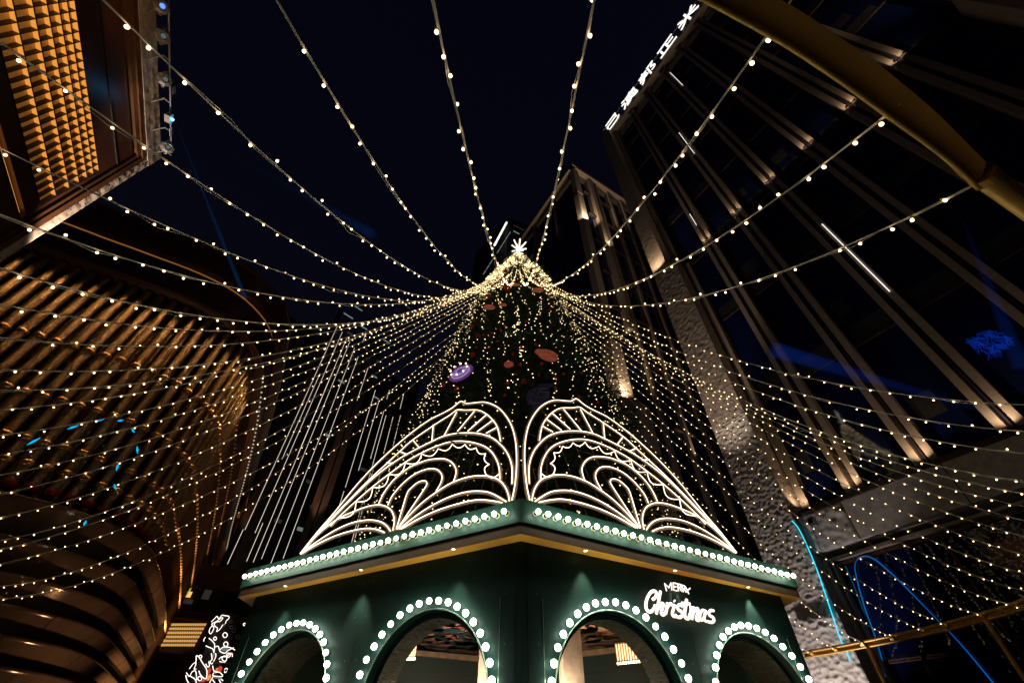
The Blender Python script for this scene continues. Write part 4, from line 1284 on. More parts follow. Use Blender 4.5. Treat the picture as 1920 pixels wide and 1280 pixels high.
letter([[(622, 400), (600, 520), (575, 660), (540, 845)], [(572, 760), (610, 680), (655, 640), (680, 670), (655, 760), (640, 840), (680, 870), (730, 820)]], rl * 0.95, 'h')
letter([[(760, 635), (750, 720), (725, 850)], [(750, 740), (790, 670), (835, 650), (850, 690)]], rl * 0.95, 'r')
letter([[(900, 670), (880, 760), (860, 850), (890, 900), (930, 880)], [(897, 590), (905, 600)]], rl * 0.95, 'i')
letter([[(1065, 700), (1010, 670), (960, 710), (985, 770), (1045, 810), (1065, 870), (1010, 920), (930, 900)]], rl * 0.95, 's')
letter([[(1145, 565), (1130, 680), (1105, 840), (1125, 930), (1175, 945), (1215, 900)], [(1050, 640), (1130, 645), (1205, 650)]], rl, 't')
letter([[(1225, 700), (1230, 800), (1195, 900)], [(1225, 800), (1270, 730), (1295, 760), (1250, 955)], [(1285, 830), (1340, 745), (1375, 760), (1360, 860), (1335, 950), (1375, 985), (1410, 960)]], rl * 0.85, 'm')
letter([[(1520, 790), (1460, 780), (1420, 850), (1410, 930), (1445, 975), (1490, 930), (1525, 820)], [(1530, 790), (1500, 900), (1500, 970), (1540, 1000)]], rl * 0.85, 'a')
letter([[(1685, 790), (1635, 780), (1590, 820), (1605, 880), (1670, 920), (1690, 980), (1650, 1020), (1570, 1005)]], rl * 0.9, 's')
rm = 0.0105
letter([[(745, 395), (705, 245), (790, 330), (830, 228), (850, 375)]], rm, 'M', False)
letter([[(940, 245), (875, 235), (885, 375), (955, 390)], [(880, 305), (935, 310)]], rm, 'E', False)
letter([[(985, 395), (965, 255), (1020, 265), (1035, 300), (1020, 325), (975, 320)], [(1005, 325), (1050, 400)]], rm, 'R', False)
letter([[(1080, 415), (1050, 275), (1105, 295), (1115, 330), (1100, 350), (1065, 345)], [(1090, 350), (1140, 420)]], rm, 'R', False)
letter([[(1120, 310), (1160, 385), (1215, 340)], [(1160, 385), (1190, 455)]], rm, 'Y', False)

# ================================================================== NEON FAN SCREENS ON THE ROOF
TL = R(20)
def neonplane(a, b):
    d = (b - a); L_ = d.length; d.normalize()
    n0 = V((d.y, -d.x, 0))
    if n0.dot((a + b) / 2 - HC) < 0: n0 = -n0
    n1 = n0 * math.cos(TL) + UP * math.sin(TL)
    u1_ = UP * math.cos(TL) - n0 * math.sin(TL)
    return V((a.x, a.y, ZF)), d, u1_, n1, L_
def zl(x, y): return (540 + x / 3.765, 720 + y / 3.765)
fan = [
 [(85, 1195), (200, 1050), (330, 900), (460, 738), (590, 595), (740, 452), (880, 335), (1000, 250), (1100, 200), (1160, 165), (1220, 120), (1262, 135), (1380, 125), (1460, 150), (1520, 200), (1572, 280), (1600, 370), (1612, 470), (1612, 600), (1600, 720), (1578, 825)],
 [(205, 1055), (370, 880), (550, 695), (700, 555), (790, 472), (880, 392), (1030, 288), (1140, 218), (1195, 180), (1250, 182), (1340, 182), (1400, 210), (1450, 258), (1480, 310), (1500, 402)],
 [(95, 1190), (200, 1062), (300, 960), (400, 855), (500, 755), (600, 662), (700, 583), (800, 515), (900, 460), (1010, 405), (1100, 365), (1200, 345), (1330, 345), (1430, 372), (1500, 425), (1550, 490), (1580, 580), (1580, 700)],
 [(300, 1000), (350, 945), (450, 850), (600, 720), (750, 605), (850, 535), (950, 480), (1050, 435), (1150, 405), (1250, 402), (1350, 422), (1420, 460), (1465, 520), (1490, 590), (1495, 670)],
 [(640, 840), (680, 760), (750, 670), (850, 590), (950, 545), (1018, 528), (1100, 525), (1155, 550), (1185, 600), (1180, 650), (1165, 690)],
 [(705, 850), (740, 780), (820, 690), (900, 630), (985, 597), (1050, 600), (1085, 640), (1080, 690), (1045, 755)],
 [(765, 1020), (800, 900), (840, 770), (870, 730), (920, 690), (965, 680), (980, 702), (960, 740), (900, 830), (778, 1012)],
 [(770, 1022), (850, 930), (950, 832), (1050, 758), (1160, 692), (1280, 652), (1390, 645), (1480, 670), (1530, 720), (1555, 780), (1560, 828)],
 [(785, 1022), (900, 930), (1020, 852), (1150, 790), (1270, 757), (1380, 755), (1450, 775), (1540, 828)],
 [(800, 1020), (920, 950), (1050, 890), (1200, 842), (1330, 815), (1430, 820), (1510, 840)],
 [(740, 1030), (750, 960), (735, 900), (700, 865), (640, 850), (560, 862), (450, 902), (350, 950), (240, 1030), (170, 1100), (98, 1190)],
 [(722, 1034), (690, 992), (640, 965), (560, 957), (450, 977), (330, 1030), (200, 1112), (90, 1192)],
 [(680, 1045), (620, 1022), (540, 1017), (420, 1040), (300, 1082), (180, 1142), (90, 1197)],
 [(1190, 195), (1100, 365)], [(1315, 190), (1185, 345)], [(1400, 215), (1268, 330)], [(1440, 257), (1333, 335)], [(1470, 305), (1398, 345)], [(1025, 287), (1015, 405)], [(880, 392), (925, 445)], [(785, 472), (840, 495)], [(695, 553), (745, 557)]]
cusps = [(355, 942), (475, 858), (490, 825), (590, 740), (600, 725), (710, 642), (720, 630), (825, 555), (945, 492), (1060, 452), (1160, 422), (1250, 428), (1338, 452), (1400, 492), (1440, 565), (1490, 632)]
cusp2 = [(355, 942), (482, 830), (598, 728), (712, 637), (828, 556), (945, 492), (1060, 455), (1160, 422), (1250, 425), (1328, 448), (1395, 490), (1420, 565), (1395, 632), (1490, 632)]
def scallop():
    out = []
    for a_, b_ in zip(cusp2[:-1], cusp2[1:]):
        ax, ay = a_; bx, by = b_
        dx, dy = bx - ax, by - ay
        L_ = math.hypot(dx, dy); nx, ny = -dy / L_, dx / L_
        for k in range(7):
            t = k / 7
            s = math.sin(math.pi * t) * L_ * 0.28
            out.append((ax + dx * t + nx * s, ay + dy * t + ny * s))
    out.append(cusp2[-1])
    return out
OL, DLn, UL, NL, LL = neonplane(C0, CL)
OR_, DRn, URr, NR_, LR = neonplane(C0, CR)
def uvL(x, y):
    p = onpl(*zl(x, y), OL, NL)
    return (p - OL).dot(DLn), (p - OL).dot(UL)
def build_fan(O, D_, U_, N_, sx, lab):
    t = thing('neon_fan_screen', O + D_ * 3.0, lab, 'neon screen', 'neon fan screens standing on the pavilion roof edge')
    def W3(u, v, o=0.0): return O + D_ * (u * sx) + U_ * v + N_ * o
    for L_ in fan:
        uv = [uvL(*p) for p in L_]
        P_ = [W3(max(u, 0.05), max(v, 0.02)) for u, v in uv]
        if len(P_) > 3: P_ = smoothline(P_, 5)
        MB().tube(P_, 0.0092, 7).build('neon_tube', M['neon'], t, True)
        # pale channel the tube sits in, widened to stand in for its bloom
        mb = MB(); pr = None
        for k, p in enumerate(P_):
            tg = (P_[min(k + 1, len(P_) - 1)] - P_[max(k - 1, 0)]).normalized(); sd = tg.cross(N_).normalized() * 0.046
            a_, b_ = p + sd - N_ * 0.030, p - sd - N_ * 0.030
            if pr: mb.quad(pr[0], a_, b_, pr[1]); mb.quad(pr[0] - N_ * 0.02, a_ - N_ * 0.02, b_ - N_ * 0.02, pr[1] - N_ * 0.02)
            pr = (a_, b_)
        mb.build('halo_channel', M['halo'], t)
    P_ = [W3(*uvL(*p)) for p in scallop()]
    MB().tube(P_, 0.0092, 7).build('neon_tube', M['neon'], t, True)
    # thin steel lattice behind
    mb = MB()
    for k in range(1, 12):
        u = 0.55 * k
        top = 4.45 * math.sin(math.pi * min(1, max(0, (u + 0.1) / 6.7))) ** 0.8
        mb.tube([W3(u, 0.02, -0.06), W3(u, max(0.3, top * 0.92), -0.06)], 0.006, 4)
    for v in (1.0, 2.2, 3.4):
        w_ = 3.2 * math.sqrt(max(0.05, 1 - (v / 4.5) ** 1.6))
        mb.tube([W3(3.25 - w_, v, -0.06), W3(3.25 + w_ * 0.85, v, -0.06)], 0.006, 4)
    mb.build('lattice', M['frame'], t)
    mb = MB(); mb.box(W3(3.6, 0.03, -0.1), D_ * 3.6 * sx, N_ * 0.03, U_ * 0.03); mb.build('base_rail', M['frame'], t)
    for u in (1.2, 3.2, 5.2):
        MB().tube([W3(u, 2.0, -0.07), W3(u, 0.02, -0.07) - N_ * 0.9 - UP * 0.02], 0.018, 5).build('stay', M['frame'], t)
build_fan(OL, DLn, UL, NL, 1.0, 'scalloped warm neon fan screen on the pavilion roof, beside the light strip tower')
build_fan(OR_, DRn, URr, NR_, LR / LL * 1.0, 'scalloped warm neon fan screen on the pavilion roof, above the Christmas lettering')
# ================================================================== TREE
TX = V((0.30, 15.1, 0))
prof = [(5.0, 5.3), (8.0, 4.85), (10, 4.45), (13, 3.75), (15, 3.35), (17, 2.85), (19, 2.35), (21, 1.75), (23, 0.95), (24.6, 0.25), (25.0, 0.05)]
def rad(z):
    if z <= prof[0][0]: return prof[0][1]
    for (a, ra), (b, rb_) in zip(prof[:-1], prof[1:]):
        if z <= b: return ra + (rb_ - ra) * (z - a) / (b - a)
    return 0.02
tr = thing('christmas_tree', TX + UP * ZF, 'tall dark spruce Christmas tree on the pavilion roof, covered in tiny lights', 'tree')
MB().tube([TX + UP * 4.97, TX + UP * 15, TX + UP * 24.8], [0.28, 0.2, 0.05], 8).build('trunk', M['trunk'], tr)
mb = MB()
rr = random.Random(4)
def sprig(mb, p, out, L_, k):
    ax = out
    side = ax.cross(UP).normalized()
    up_ = side.cross(ax)
    for j in range(6):
        t = 0.15 + 0.85 * j / 5
        b = p + ax * L_ * t
        for sg_ in (-1, 1):
            tip = b + (ax * 0.6 + side * sg_ * rr.uniform(0.6, 1.0) + up_ * rr.uniform(-0.5, 0.5)) * L_ * 0.42 * (1.1 - 0.5 * t)
            w_ = up_ * 0.022 + side * 0.01
            mb.tri(b - w_, b + w_, tip, k)
    mb.tri(p - side * 0.03, p + side * 0.03, p + ax * L_, k)
N = 5600
for i in range(N):
    z = 5.1 + 19.6 * (1 - math.sqrt(rr.random()))
    if z > 24.6: continue
    a = rr.uniform(0, 2 * math.pi)
    r0 = rad(z) * rr.uniform(0.80, 1.0) * (1 + 0.07 * math.sin(a * 7 + z * 2.1) + 0.07 * math.sin(z * 5.2 + 2 * math.sin(a * 3)))
    out = V((math.sin(a), -math.cos(a), rr.uniform(-0.55, 0.15))).normalized()
    sprig(mb, TX + V((math.sin(a) * r0, -math.cos(a) * r0, z)), out, rr.uniform(0.32, 0.62), 0 if rr.random() < 0.5 else 1)
tag(mb.build('crown', [M['leafd'], M['leaf']], tr), None, None, None, 'stuff')
mb = MB(); mb.lathe(TX, UP, [(rad(z) * 0.84, z) for z in (5.02, 8, 10, 13, 15, 17, 19, 21, 23, 24.6)], 20); mb.build('inner_boughs', M['leafd'], tr)
def cone_hit(px, py, off=0.1):
    r = ray(px, py)
    t = 6.0
    while t < 40:
        p = CAM + r * t
        q = math.hypot(p.x - TX.x, p.y - TX.y)
        if p.z > 5 and q < rad(p.z) + off: return p
        t += 0.03
    return None
# strings of tiny lights running down the tree
rr = random.Random(9)
ns_ = 30
for k in range(ns_):
    a = R(-96 + 192 * k / (ns_ - 1) + rr.uniform(-2, 2))
    mb = MB(); wpts = []
    z = 23.6; ph = rr.uniform(0, 6)
    while z > 5.4:
        aa = a + 0.07 * math.sin(z * 1.3 + ph) * min(1, 3 / rad(z)) + rr.uniform(-0.02, 0.02)
        r_ = rad(z) + 0.10 + rr.uniform(-0.08, 0.10)
        p = TX + V((math.sin(aa) * r_, -math.cos(aa) * r_, z))
        wpts.append(p)
        if rr.random() < 0.93: mb.octa(p + V((rr.uniform(-.05, .05), rr.uniform(-.05, .05), rr.uniform(-.05, .05))), rr.uniform(0.016, 0.027))
        z -= rr.uniform(0.16, 0.34)
    t = thing('fairy_light_string', wpts[0], '%s tiny light string down the tree, counting from the clock medallion side' % ordw(k), 'fairy lights', 'fairy light strings running down the tree')
    tag(mb.build('lights', M['tbulb'], t), None, None, None, 'stuff')
    MB().tube(wpts[::2], 0.006, 3, 0, False).build('cable', M['dark'], t)
# dense glittering garland draped over the top
mb = MB(); wm = MB()
for k in range(5200):
    z = 24.9 - 4.9 * rr.random() ** 0.75
    a = rr.uniform(-2.6, 2.6)
    lim = 20.3 + 0.9 * abs(math.cos(a * 2.0))
    if z < lim: continue
    r_ = rad(z) * 1.0 + 0.02 + rr.uniform(-0.08, 0.08)
    mb.octa(TX + V((math.sin(a) * r_, -math.cos(a) * r_, z)), rr.uniform(0.015, 0.028))
for q in range(9):
    a0 = -2.4 + q * 0.6
    for j in range(60):
        t_ = j / 60; a = a0 + 0.6 * t_
        z = 21.3 - 0.75 * math.sin(math.pi * t_) + rr.uniform(-0.12, 0.12)
        r_ = rad(z) + 0.2 + rr.uniform(-0.06, 0.06)
        mb.octa(TX + V((math.sin(a) * r_, -math.cos(a) * r_, z)), rr.uniform(0.018, 0.032))
gl = thing('light_garland', TX + UP * 23, 'dense swagged garland of golden lights draped over the tree top', 'light garland')
tag(mb.build('lights', M['tbulb'], gl), None, None, None, 'stuff')
for q in range(9):
    a0 = -2.4 + q * 0.6
    P_ = []
    for j in range(9):
        t_ = j / 8; a = a0 + 0.6 * t_; z = 21.3 - 0.75 * math.sin(math.pi * t_); r_ = rad(z) + 0.2
        P_.append(TX + V((math.sin(a) * r_, -math.cos(a) * r_, z)))
    MB().tube(P_, 0.012, 4).build('cord', M['wire'], gl)
# star topper: straight glowing rays from one point
sp = polar(973, 469, 15.0)
st = thing('star_topper', sp, 'burst of white glowing rods on the very top of the tree', 'star')
fs = (CAM - sp).normalized(); sr_ = V((fs.y, -fs.x, 0)).normalized() * -1
for (px, py) in ((960, 460), (964, 450), (975, 448), (986, 454), (987, 466), (960, 471)):
    q = polar(px, py, 15.0)
    MB().tube([sp, q], [0.055, 0.045], 6).build('rod', M['neonw'], st)
for dz in ((0.35, 0.2, 0.25), (-0.3, 0.3, 0.3), (0.1, 0.45, 0.1), (-0.2, -0.35, 0.35), (0.3, -0.3, 0.3)):
    MB().tube([sp, sp + V(dz) * 0.8], [0.05, 0.04], 6).build('rod', M['neonw'], st)
MB().ball(sp, 0.10).build('hub', M['neonw'], st)
# baubles
bm = MB().ball((0, 0, 0), 1.0, 12, 8); bau = bm.mesh('ball', M['bauble'], True)
capm = MB().lathe((0, 0, 0), (0, 0, 1), [(0.0, 1.12), (0.2, 1.1), (0.22, 0.95)], 8).mesh('cap', M['gold'])
bl = [(675, 195, 22), (555, 215, 22), (535, 265, 30), (590, 355, 36), (640, 345, 22), (540, 530, 36), (570, 460, 18), (680, 465, 18), (1045, 215, 20), (840, 255, 18), (795, 300, 20), (1135, 430, 20), (1000, 455, 24), (920, 520, 22), (985, 625, 26), (1190, 615, 24), (1025, 785, 40), (1100, 820, 22), (865, 800, 26), (260, 815, 36), (385, 855, 42), (345, 1050, 34), (840, 915, 24), (1690, 800, 30), (1400, 710, 20), (1480, 515, 24), (1320, 745, 22), (1545, 925, 24), (1720, 980, 24), (1320, 840, 22), (1660, 1050, 26), (1540, 1145, 30), (1270, 100, 26), (1200, 300, 18), (715, 325, 20), (770, 405, 18), (1165, 720, 16), (950, 710, 20), (1560, 700, 20)]
px_ = [(780 + x / 5.05, 560 + y / 5.05, s / 5.05) for x, y, s in bl] + [(952, 540, 10), (915, 557, 9), (920, 575, 0), (1013, 518, 0), (948, 509, 6)]
_hz = [(-(cone_hit(a, b) or V((0, 0, 0))).z, i) for i, (a, b, c) in enumerate(px_) if c > 0]
RK = {i: k for k, (z_, i) in enumerate(sorted(_hz))}
for i, (px, py, s) in enumerate(px_):
    if s <= 0: continue
    p = cone_hit(px, py)
    if p is None: continue
    r_ = s * (p - CAM).length / FPX * 0.66
    side = 'shaded' if False else ''
    t = thing('red_bauble', p, 'shiny red bauble on the tree, %s highest of them all' % ordw(RK[i]), 'bauble', 'red baubles hung on the tree')
    o = link('ball', bau, t, p); o.scale = (r_, r_, r_)
    c = link('cap', capm, t, p); c.scale = (r_, r_, r_)
def disc(px, py, rpx, name, mats, lab, cat, petals=0, elong=1.0, ang=0.0, tilt=None):
    p = cone_hit(px, py, 0.55)
    o_ = V((p.x - TX.x, p.y - TX.y, 1.2)).normalized() if tilt is None else tilt
    a = V((-o_.y, o_.x, 0)).normalized(); b = o_.cross(a)
    r_ = rpx * (p - CAM).length / FPX
    t = thing(name, p, lab, cat)
    A1 = a * math.cos(ang) + b * math.sin(ang); B1 = -a * math.sin(ang) + b * math.cos(ang)
    def ring(r0, r1, z, mt, nm, pet=0):
        mb = MB(); n = 40
        for k in range(n):
            t0, t1 = 2 * math.pi * k / n, 2 * math.pi * (k + 1) / n
            f = lambda r__, t__: p + (A1 * math.cos(t__) * elong + B1 * math.sin(t__)) * r__ * (1 + (0.07 * math.cos(pet * t__) if pet else 0)) + o_ * z
            mb.quad(f(r0, t0), f(r1, t0), f(r1, t1), f(r0, t1))
            mb.quad(f(r1, t0), f(r1, t1), f(r1, t1) - o_ * 0.05, f(r1, t0) - o_ * 0.05)
        mb.build(nm, mt, t)
    for j, (r0, r1, mt, nm) in enumerate(mats):
        ring(r0 * r_, r1 * r_, 0.02 + 0.03 * (j + 1), M[mt], nm, petals if j == 0 else 0)
    return t, p, o_, a, b, r_
tt_, p, o_, a, b, r_ = disc(865, 700, 24, 'clock_medallion', [(0.0, 1.0, 'purple', 'petal_rim'), (0.0, 0.80, 'lilac', 'dial'), (0.64, 0.68, 'purple', 'dial_ring'), (0.0, 0.20, 'purple', 'boss')], 'large violet and lilac clock-like medallion on the tree edge', 'medallion', 18)
for k in range(8):
    aa = k * math.pi / 4
    MB().ball(p + (a * math.cos(aa) + b * math.sin(aa)) * r_ * 0.72 + o_ * 0.20, 0.032, 6, 4).build('lamp', M['tbulb'], tt_)
for k in range(7):
    aa = k * 0.9
    MB().box(p + (a * math.cos(aa) + b * math.sin(aa)) * r_ * 0.42 + o_ * 0.16, (a * math.cos(aa) + b * math.sin(aa)) * r_ * 0.14, o_ * 0.01, (a * -math.sin(aa) + b * math.cos(aa)) * 0.02).build('numeral_bar', M['purple'], tt_)
disc(1027, 667, 19, 'candy_disc', [(0.0, 1.0, 'rosy', 'candy'), (0.80, 0.86, 'peach', 'stripe'), (0.56, 0.62, 'peach', 'stripe'), (0.3, 0.36, 'peach', 'stripe')], 'big red and cream swirled candy disc on the tree', 'ornament')
disc(1012, 661, 9, 'candy_disc', [(0.0, 1.0, 'rosy', 'candy'), (0.55, 0.7, 'peach', 'stripe')], 'small lit red candy disc overlapping the big swirled one', 'ornament')
disc(954, 684, 9, 'candy_disc', [(0.0, 1.0, 'rosy', 'candy'), (0.6, 0.7, 'peach', 'stripe')], 'flat dull red candy disc alone in the middle of the tree', 'ornament')
for (x, y, r_, el, an, lb) in ((918, 577, 7, 2.2, -0.75, 'long peach striped cracker ornament on the tree, left of the yellow lights'), (1008, 545, 7, 2.3, 0.75, 'long peach striped cracker ornament below the garland swag'), (943, 573, 3.5, 2.2, -0.3, 'small peach cracker ornament beside the long one'), (967, 535, 3.5, 2.2, 0.1, 'small peach and red cracker ornament right under the garland')):
    disc(x, y, r_, 'cracker_ornament', [(0.0, 1.0, 'peach', 'cracker'), (0.75, 0.85, 'rosy', 'stripe')], lb, 'ornament', 0, el, an)
# blue leaf
lf = cone_hit(1008, 745, 0.35)
t = thing('blue_leaf_ornament', lf, 'huge dark blue leaf ornament with pale veins above the neon screens', 'ornament')
o_ = V((lf.x - TX.x, lf.y - TX.y, 0.5)).normalized()
def LF(x, y, o=0.0):
    return onpl(780 + x / 5.05, 560 + y / 5.05, lf + o_ * o, o_)
outl = [(1110, 1080), (1060, 1010), (1040, 930), (1070, 870), (1150, 830), (1180, 805), (1250, 800), (1310, 805), (1260, 850), (1270, 930), (1240, 1000), (1180, 1050)]
mb = MB(); i0 = len(mb.v); mb.v = [tuple(LF(*p)) for p in outl] + [tuple(LF(*p, -0.06)) for p in outl]
n = len(outl); mb.f = [tuple(range(n)), tuple(reversed(range(n, 2 * n)))] + [(k, (k + 1) % n, n + (k + 1) % n, n + k) for k in range(n)]; mb.m = [0] * len(mb.f)
mb.build('blade', M['blue'], t)
for L_ in ([(1110, 1050), (1115, 990), (1150, 930), (1165, 870), (1220, 830)], [(1150, 930), (1250, 925)], [(1118, 985), (1235, 990)], [(1158, 880), (1260, 885)], [(1115, 1000), (1075, 960)], [(1140, 940), (1090, 890)], [(1170, 850), (1250, 850)]):
    MB().tube([LF(*p, 0.02) for p in L_], 0.012, 4).build('vein', M['post'], t)
# yellow light clusters and teal tinsel
mb = MB()
for (x, y, n_) in ((968, 585, 9), (965, 618, 9), (972, 610, 6), (978, 665, 6), (984, 655, 5), (955, 718, 5)):
    for k in range(n_):
        p = cone_hit(x + rr.uniform(-4, 4), y + rr.uniform(-10, 10), 0.25)
        if p: mb.octa(p, 0.024)
cl = tag(mb.build('light_clusters', M['tbulb']), 'knots of brighter yellow lights down the middle of the tree', 'fairy lights', None, 'stuff')
for i, (xa, ya, xb, yb, lb) in enumerate(((940, 622, 1010, 618, 'teal tinsel strand across the tree under the yellow knots'), (1010, 618, 1050, 640, 'teal tinsel strand on the tree above the candy disc'), (1078, 660, 1095, 680, 'teal tinsel tuft low on the tree flank'), (1030, 820, 1148, 785, 'teal tinsel strand sagging behind the neon screen'))):
    mb = MB()
    for k in range(90):
        t_ = rr.random(); p = cone_hit(xa + (xb - xa) * t_ + rr.uniform(-3, 3), ya + (yb - ya) * t_ + 5 * math.sin(math.pi * t_) + rr.uniform(-5, 5), 0.22)
        if p is None: continue
        dr = V((rr.uniform(-1, 1), rr.uniform(-1, 1), rr.uniform(-1, 1))).normalized() * 0.11
        sd = dr.orthogonal().normalized() * 0.014
        mb.tri(p - sd, p + sd, p + dr)
    if mb.v: tag(mb.build('tinsel', M['teals']), lb, 'tinsel', None, 'stuff')

# ================================================================== GOLDEN RING AND LIGHT STRINGS
RC = V((0.25, 15.1, 0))
ringR = [(-180, 17.6), (-92, 17.6), (-60, 17.0), (-20, 16.4), (-5, 15.0), (4, 14.78), (7, 14.6), (11, 14.3), (16.5, 14.0), (20, 13.95), (35, 13.9), (50, 14.2), (70, 15.2), (92, 15.95), (100, 15.85), (112, 15.62), (122, 15.55)]
def RR(th):
    for (a, ra), (b, rb_) in zip(ringR[:-1], ringR[1:]):
        if th <= b: return ra + (rb_ - ra) * (th - a) / (b - a)
    return ringR[-1][1]
def RP(th, z=5.4, dr=0.0):
    r_ = RR(th) + dr
    return RC + V((math.sin(R(th)) * r_, -math.cos(R(th)) * r_, z))
gr_ = thing('golden_ring_frame', RP(94.9, 0), 'raised golden metal ring round the square that holds the light strings', 'ring frame')
def arcbeam(t0, t1, w0, w1, z0, z1, mt, name, step=1.5):
    mb = MB(); n = max(2, int((t1 - t0) / step)); rows = []
    for i in range(n + 1):
        th = t0 + (t1 - t0) * i / n
        rows.append(len(mb.v))
        for (dr, z) in ((w0, z0), (w1, z0), (w1, z1), (w0, z1)):
            mb.v.append(tuple(RP(th, z, dr)))
    for i in range(n):
        for j in range(4):
            k = (j + 1) % 4
            mb.f.append((rows[i] + j, rows[i] + k, rows[i + 1] + k, rows[i + 1] + j)); mb.m.append(0)
    return mb.build(name, mt, gr_)
# overhead flat section
def bpt(x, y): return atz(x, y, 5.4)
inn = [(1265, -30), (1330, 3), (1425, 55), (1490, 93), (1575, 150), (1660, 212), (1740, 270), (1800, 318), (1835, 353)]
out = [(1400, -40), (1440, -12), (1490, 14), (1560, 60), (1640, 115), (1700, 163), (1760, 215), (1810, 265), (1850, 305)]
mb = MB(); pr = None
ip, op = smoothline([bpt(*p) for p in inn], 4), smoothline([bpt(*p) for p in out], 4)
for a, b in zip(ip, op):
    c = [a, b, b + UP * 0.22, a + UP * 0.22]
    if pr:
        for j in range(4): mb.quad(pr[j], pr[(j + 1) % 4], c[(j + 1) % 4], c[j])
    pr = c
mb.build('beam', M['beam'], gr_)
mb = MB(); mb.tube([p - UP * 0.005 for p in ip], 0.026, 6); mb.build('beam_lip', M['ring'], gr_, True)
j0, j1 = atz(1843, 328, 5.45), atz(1925, 388, 5.45)
ext = (j1 - j0)
MB().tube([j0 - ext * 0.02, j0 + ext * 4.0], 0.098, 20).build('pipe', M['ring'], gr_, True)
mb = MB(); mb.lathe(j0 - ext * 0.06, ext, [(0.0, 0.0), (0.108, 0.0), (0.108, 0.12), (0.10, 0.13)], 20); mb.build('pipe_collar', M['beam'], gr_)
MB().ball(j0 - ext * 0.1 - UP * 0.02, 0.02, 8, 5).build('bolt', M['grey'], gr_)
# far golden rail
for (dr, z, r_) in ((0.0, 5.45, 0.055), (0.10, 5.36, 0.05), (0.02, 5.27, 0.045)):
    mb = MB(); mb.tube([RP(th, z, dr) for th in [50 + 1.5 * k for k in range(49)]], r_, 8); mb.build('rail', M['ring'], gr_, True)
for th in (60, 67, 74, 81, 88, 92.3, 94.9, 99.7, 103, 107.6, 112.1, 116.5, 120.5):
    p = RP(th, 5.36); tg = (RP(th + 1) - RP(th - 1)).normalized()
    MB().tube([p - tg * 0.07 + V((0, 0, 0.03)), p + tg * 0.07 + V((0, 0, 0.03))], 0.105, 10).build('clamp', M['ring'], gr_)
for th in (60, 77, 94.9, 111.6):
    p = RP(th, 5.3)
    MB().tube([V((p.x, p.y, 0.02)), p], 0.07, 10).build('post', M['ring'], gr_, True)
# left half of the ring, beyond the frame edge
mb = MB(); mb.tube([RP(-95 + 2 * k, 5.42) for k in range(50)], 0.06, 8); mb.build('rail', M['ring'], gr_, True)
for th in (-92, -60, -30):
    p = RP(th, 5.3); MB().tube([V((p.x, p.y, 0.02)), p], 0.07, 10).build('post', M['ring'], gr_, True)

S = [(16.9, 14.15, 23.97, 3.08, 0.00), (11.5, 14.38, 24.02, 3.13, 0.13), (6.6, 15.0, 24.05, 3.12, 0.24), (1.1, 15.14, 24.05, 3.18, 0.37), (-3.7, 15.04, 24.05, 3.17, 0.31),
     (-9.4, 17.22, 24.47, 4.63, 0.45), (-14.2, 16.31, 23.88, 3.89, 0.38), (-19.8, 17.6, 24.6, 4.95, 0.60), (-24.1, 16.46, 25.11, 4.60, 0.56), (-24.9, 14.8, 23.86, 3.02, -0.16),
     (-27.5, 14.12, 23.78, 2.98, -0.24), (-32.5, 14.55, 23.66, 2.91, -0.35), (-37.8, 14.87, 23.50, 2.83, -0.48), (-41.6, 14.63, 23.37, 2.77, -0.56), (-45.8, 14.84, 23.21, 2.70, -0.66),
     (-53.0, 15.87, 22.87, 2.55, -0.84), (-58.0, 15.97, 22.63, 2.45, -0.95), (-61.4, 15.89, 22.48, 2.38, -1.02), (-64.6, 15.65, 22.33, 2.32, -1.08), (-69.5, 16.0, 21.95, 2.17, -1.22),
     (-72.6, 15.40, 21.82, 2.11, -1.27), (-76.3, 14.90, 21.58, 2.01, -1.36), (-85.3, 16.60, 20.16, 2.66, -0.15), (-90.3, 16.90, 21.95, 3.46, -0.36), (-94.8, 17.7, 22.09, 4.17, 0.10), (-81.0, 16.0, 20.9, 2.3, -0.7),
     (44.6, 14.69, 23.23, 2.71, -0.65), (47.4, 14.17, 23.16, 2.68, -0.69), (50.8, 13.95, 23.02, 2.62, -0.77)]
def par(th):
    q = min(abs(th), 88) / 60
    return 24.049 + .186 * q - 1.68 * q * q, 3.184 - .188 * q - .581 * q * q, .397 - 1.387 * q
for th in [55.3, 59.8, 64.3, 68.8, 73.2, 77.6, 82.0, 86.2, 90.5, 94.9, 99.7, 102.9, 107.6, 112.1, 116.8, 121.0]:
    z0, sg, pq = par(th)
    S.append((th, RR(th) - max(0, (72 - th)) * 0.05, z0, sg, pq))
S = S[:3] + sorted(S[3:26], key=lambda q: -q[0]) + sorted(S[26:])
bulb1 = MB().ball((0, 0, 0), 0.0172, 10, 7, 0, 1.15).mesh('glass', M['sbulb'], True)
capb = MB().tube([(0, 0, 0.020), (0, 0, 0.050)], 0.011, 6).mesh('cap', M['wire'])
TP = V((0.3, 15.1, 0))
rr = random.Random(31)
TW = ('far', 'near')
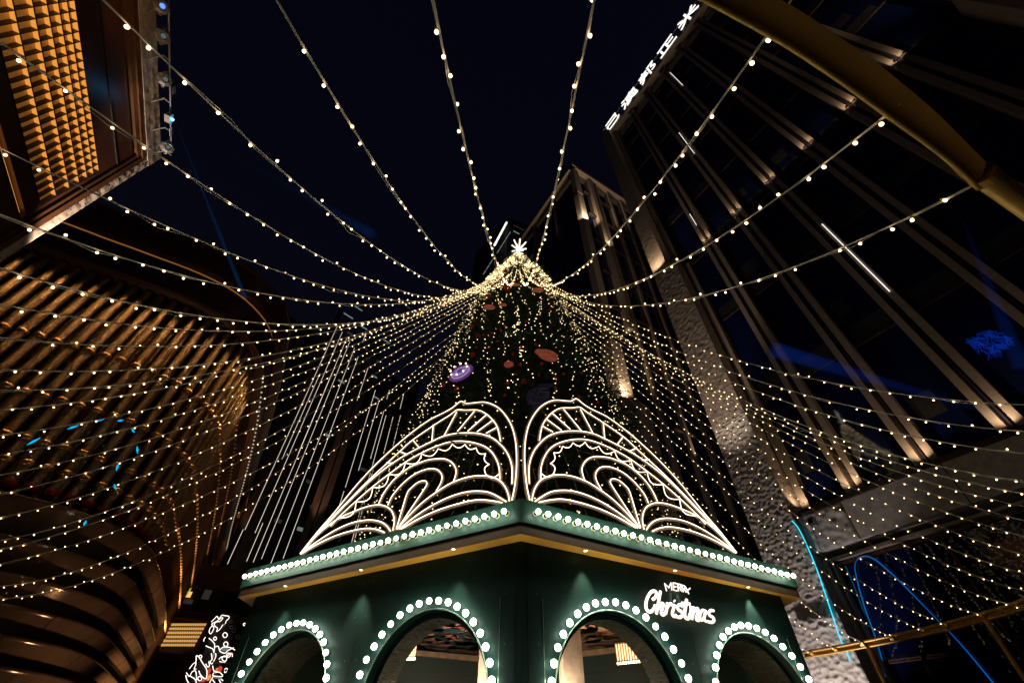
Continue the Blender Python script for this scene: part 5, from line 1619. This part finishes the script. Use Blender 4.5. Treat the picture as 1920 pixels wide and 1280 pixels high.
for si, (th, R_, z0, sag, pp_) in enumerate(S):
    a = R(th); n = 48; pts = []
    for i in range(n + 1):
        t = i / n; r_ = 0.2 + (R_ - 0.2) * t
        z = z0 + (5.4 - z0) * t - 4 * sag * t * (1 - t) * (1 + pp_ * (.5 - t))
        pts.append(TP + V((r_ * math.sin(a), -r_ * math.cos(a), z)))
    pts[0] = TP + V((0.12 * math.sin(a), -0.12 * math.cos(a), 24.6))
    if si == 0: lab = 'bulb string from the tree top to the joint of the golden pipe'
    elif si == 1: lab = 'bulb string from the tree top to the middle of the overhead golden beam'
    elif si == 2: lab = 'bulb string from the tree top to the golden beam near the rooftop sign'
    elif si < 26: lab = '%s bulb string from the tree top, counting anticlockwise from the one right of the star' % ordw(si - 3)
    else: lab = '%s bulb string from the tree top, counting down from below the golden pipe' % ordw(si - 26)
    t = thing('festoon_light_string', pts[-1], lab, 'string lights', 'bulb strings fanning out from the tree top')
    MB().tube(pts, 0.0105, 4, 0, False).build('cable', M['wire'], t)
    # the lamp flex loosely wound round the carrier cable
    fl_ = []
    for i, p in enumerate(pts):
        d_ = (p - CAM).length
        fl_.append(p + V((rr.uniform(-1, 1), rr.uniform(-1, 1), rr.uniform(-1.5, 0.4))) * (0.022 if rr.random() < 0.85 else 0.055))
    MB().tube(fl_, 0.005, 3, 0, False).build('flex', M['wire'], t)
    # bulbs
    acc_ = 0.0; nxt = 0.3; far_ = MB(); capsf = MB()
    for p, q in zip(pts[:-1], pts[1:]):
        L_ = (q - p).length
        while nxt < acc_ + L_:
            w = p.lerp(q, (nxt - acc_) / L_)
            b = w + V((rr.uniform(-0.03, 0.03), rr.uniform(-0.03, 0.03), -0.050 if rr.random() < 0.82 else 0.035))
            if (b - CAM).length < 6.5:
                o = link('bulb', bulb1, t, b); o.rotation_euler = (rr.uniform(-0.4, 0.4), rr.uniform(-0.4, 0.4), 0)
                c = link('cap', capb, o)
            else:
                far_.ball(b, 0.0172, 6, 4)
            nxt += rr.uniform(0.22, 0.36) * (1.9 if rr.random() < 0.05 else 1)
        acc_ += L_
    if far_.v: tag(far_.build('bulbs', M['sbulb'], t), None, None, None, 'stuff')
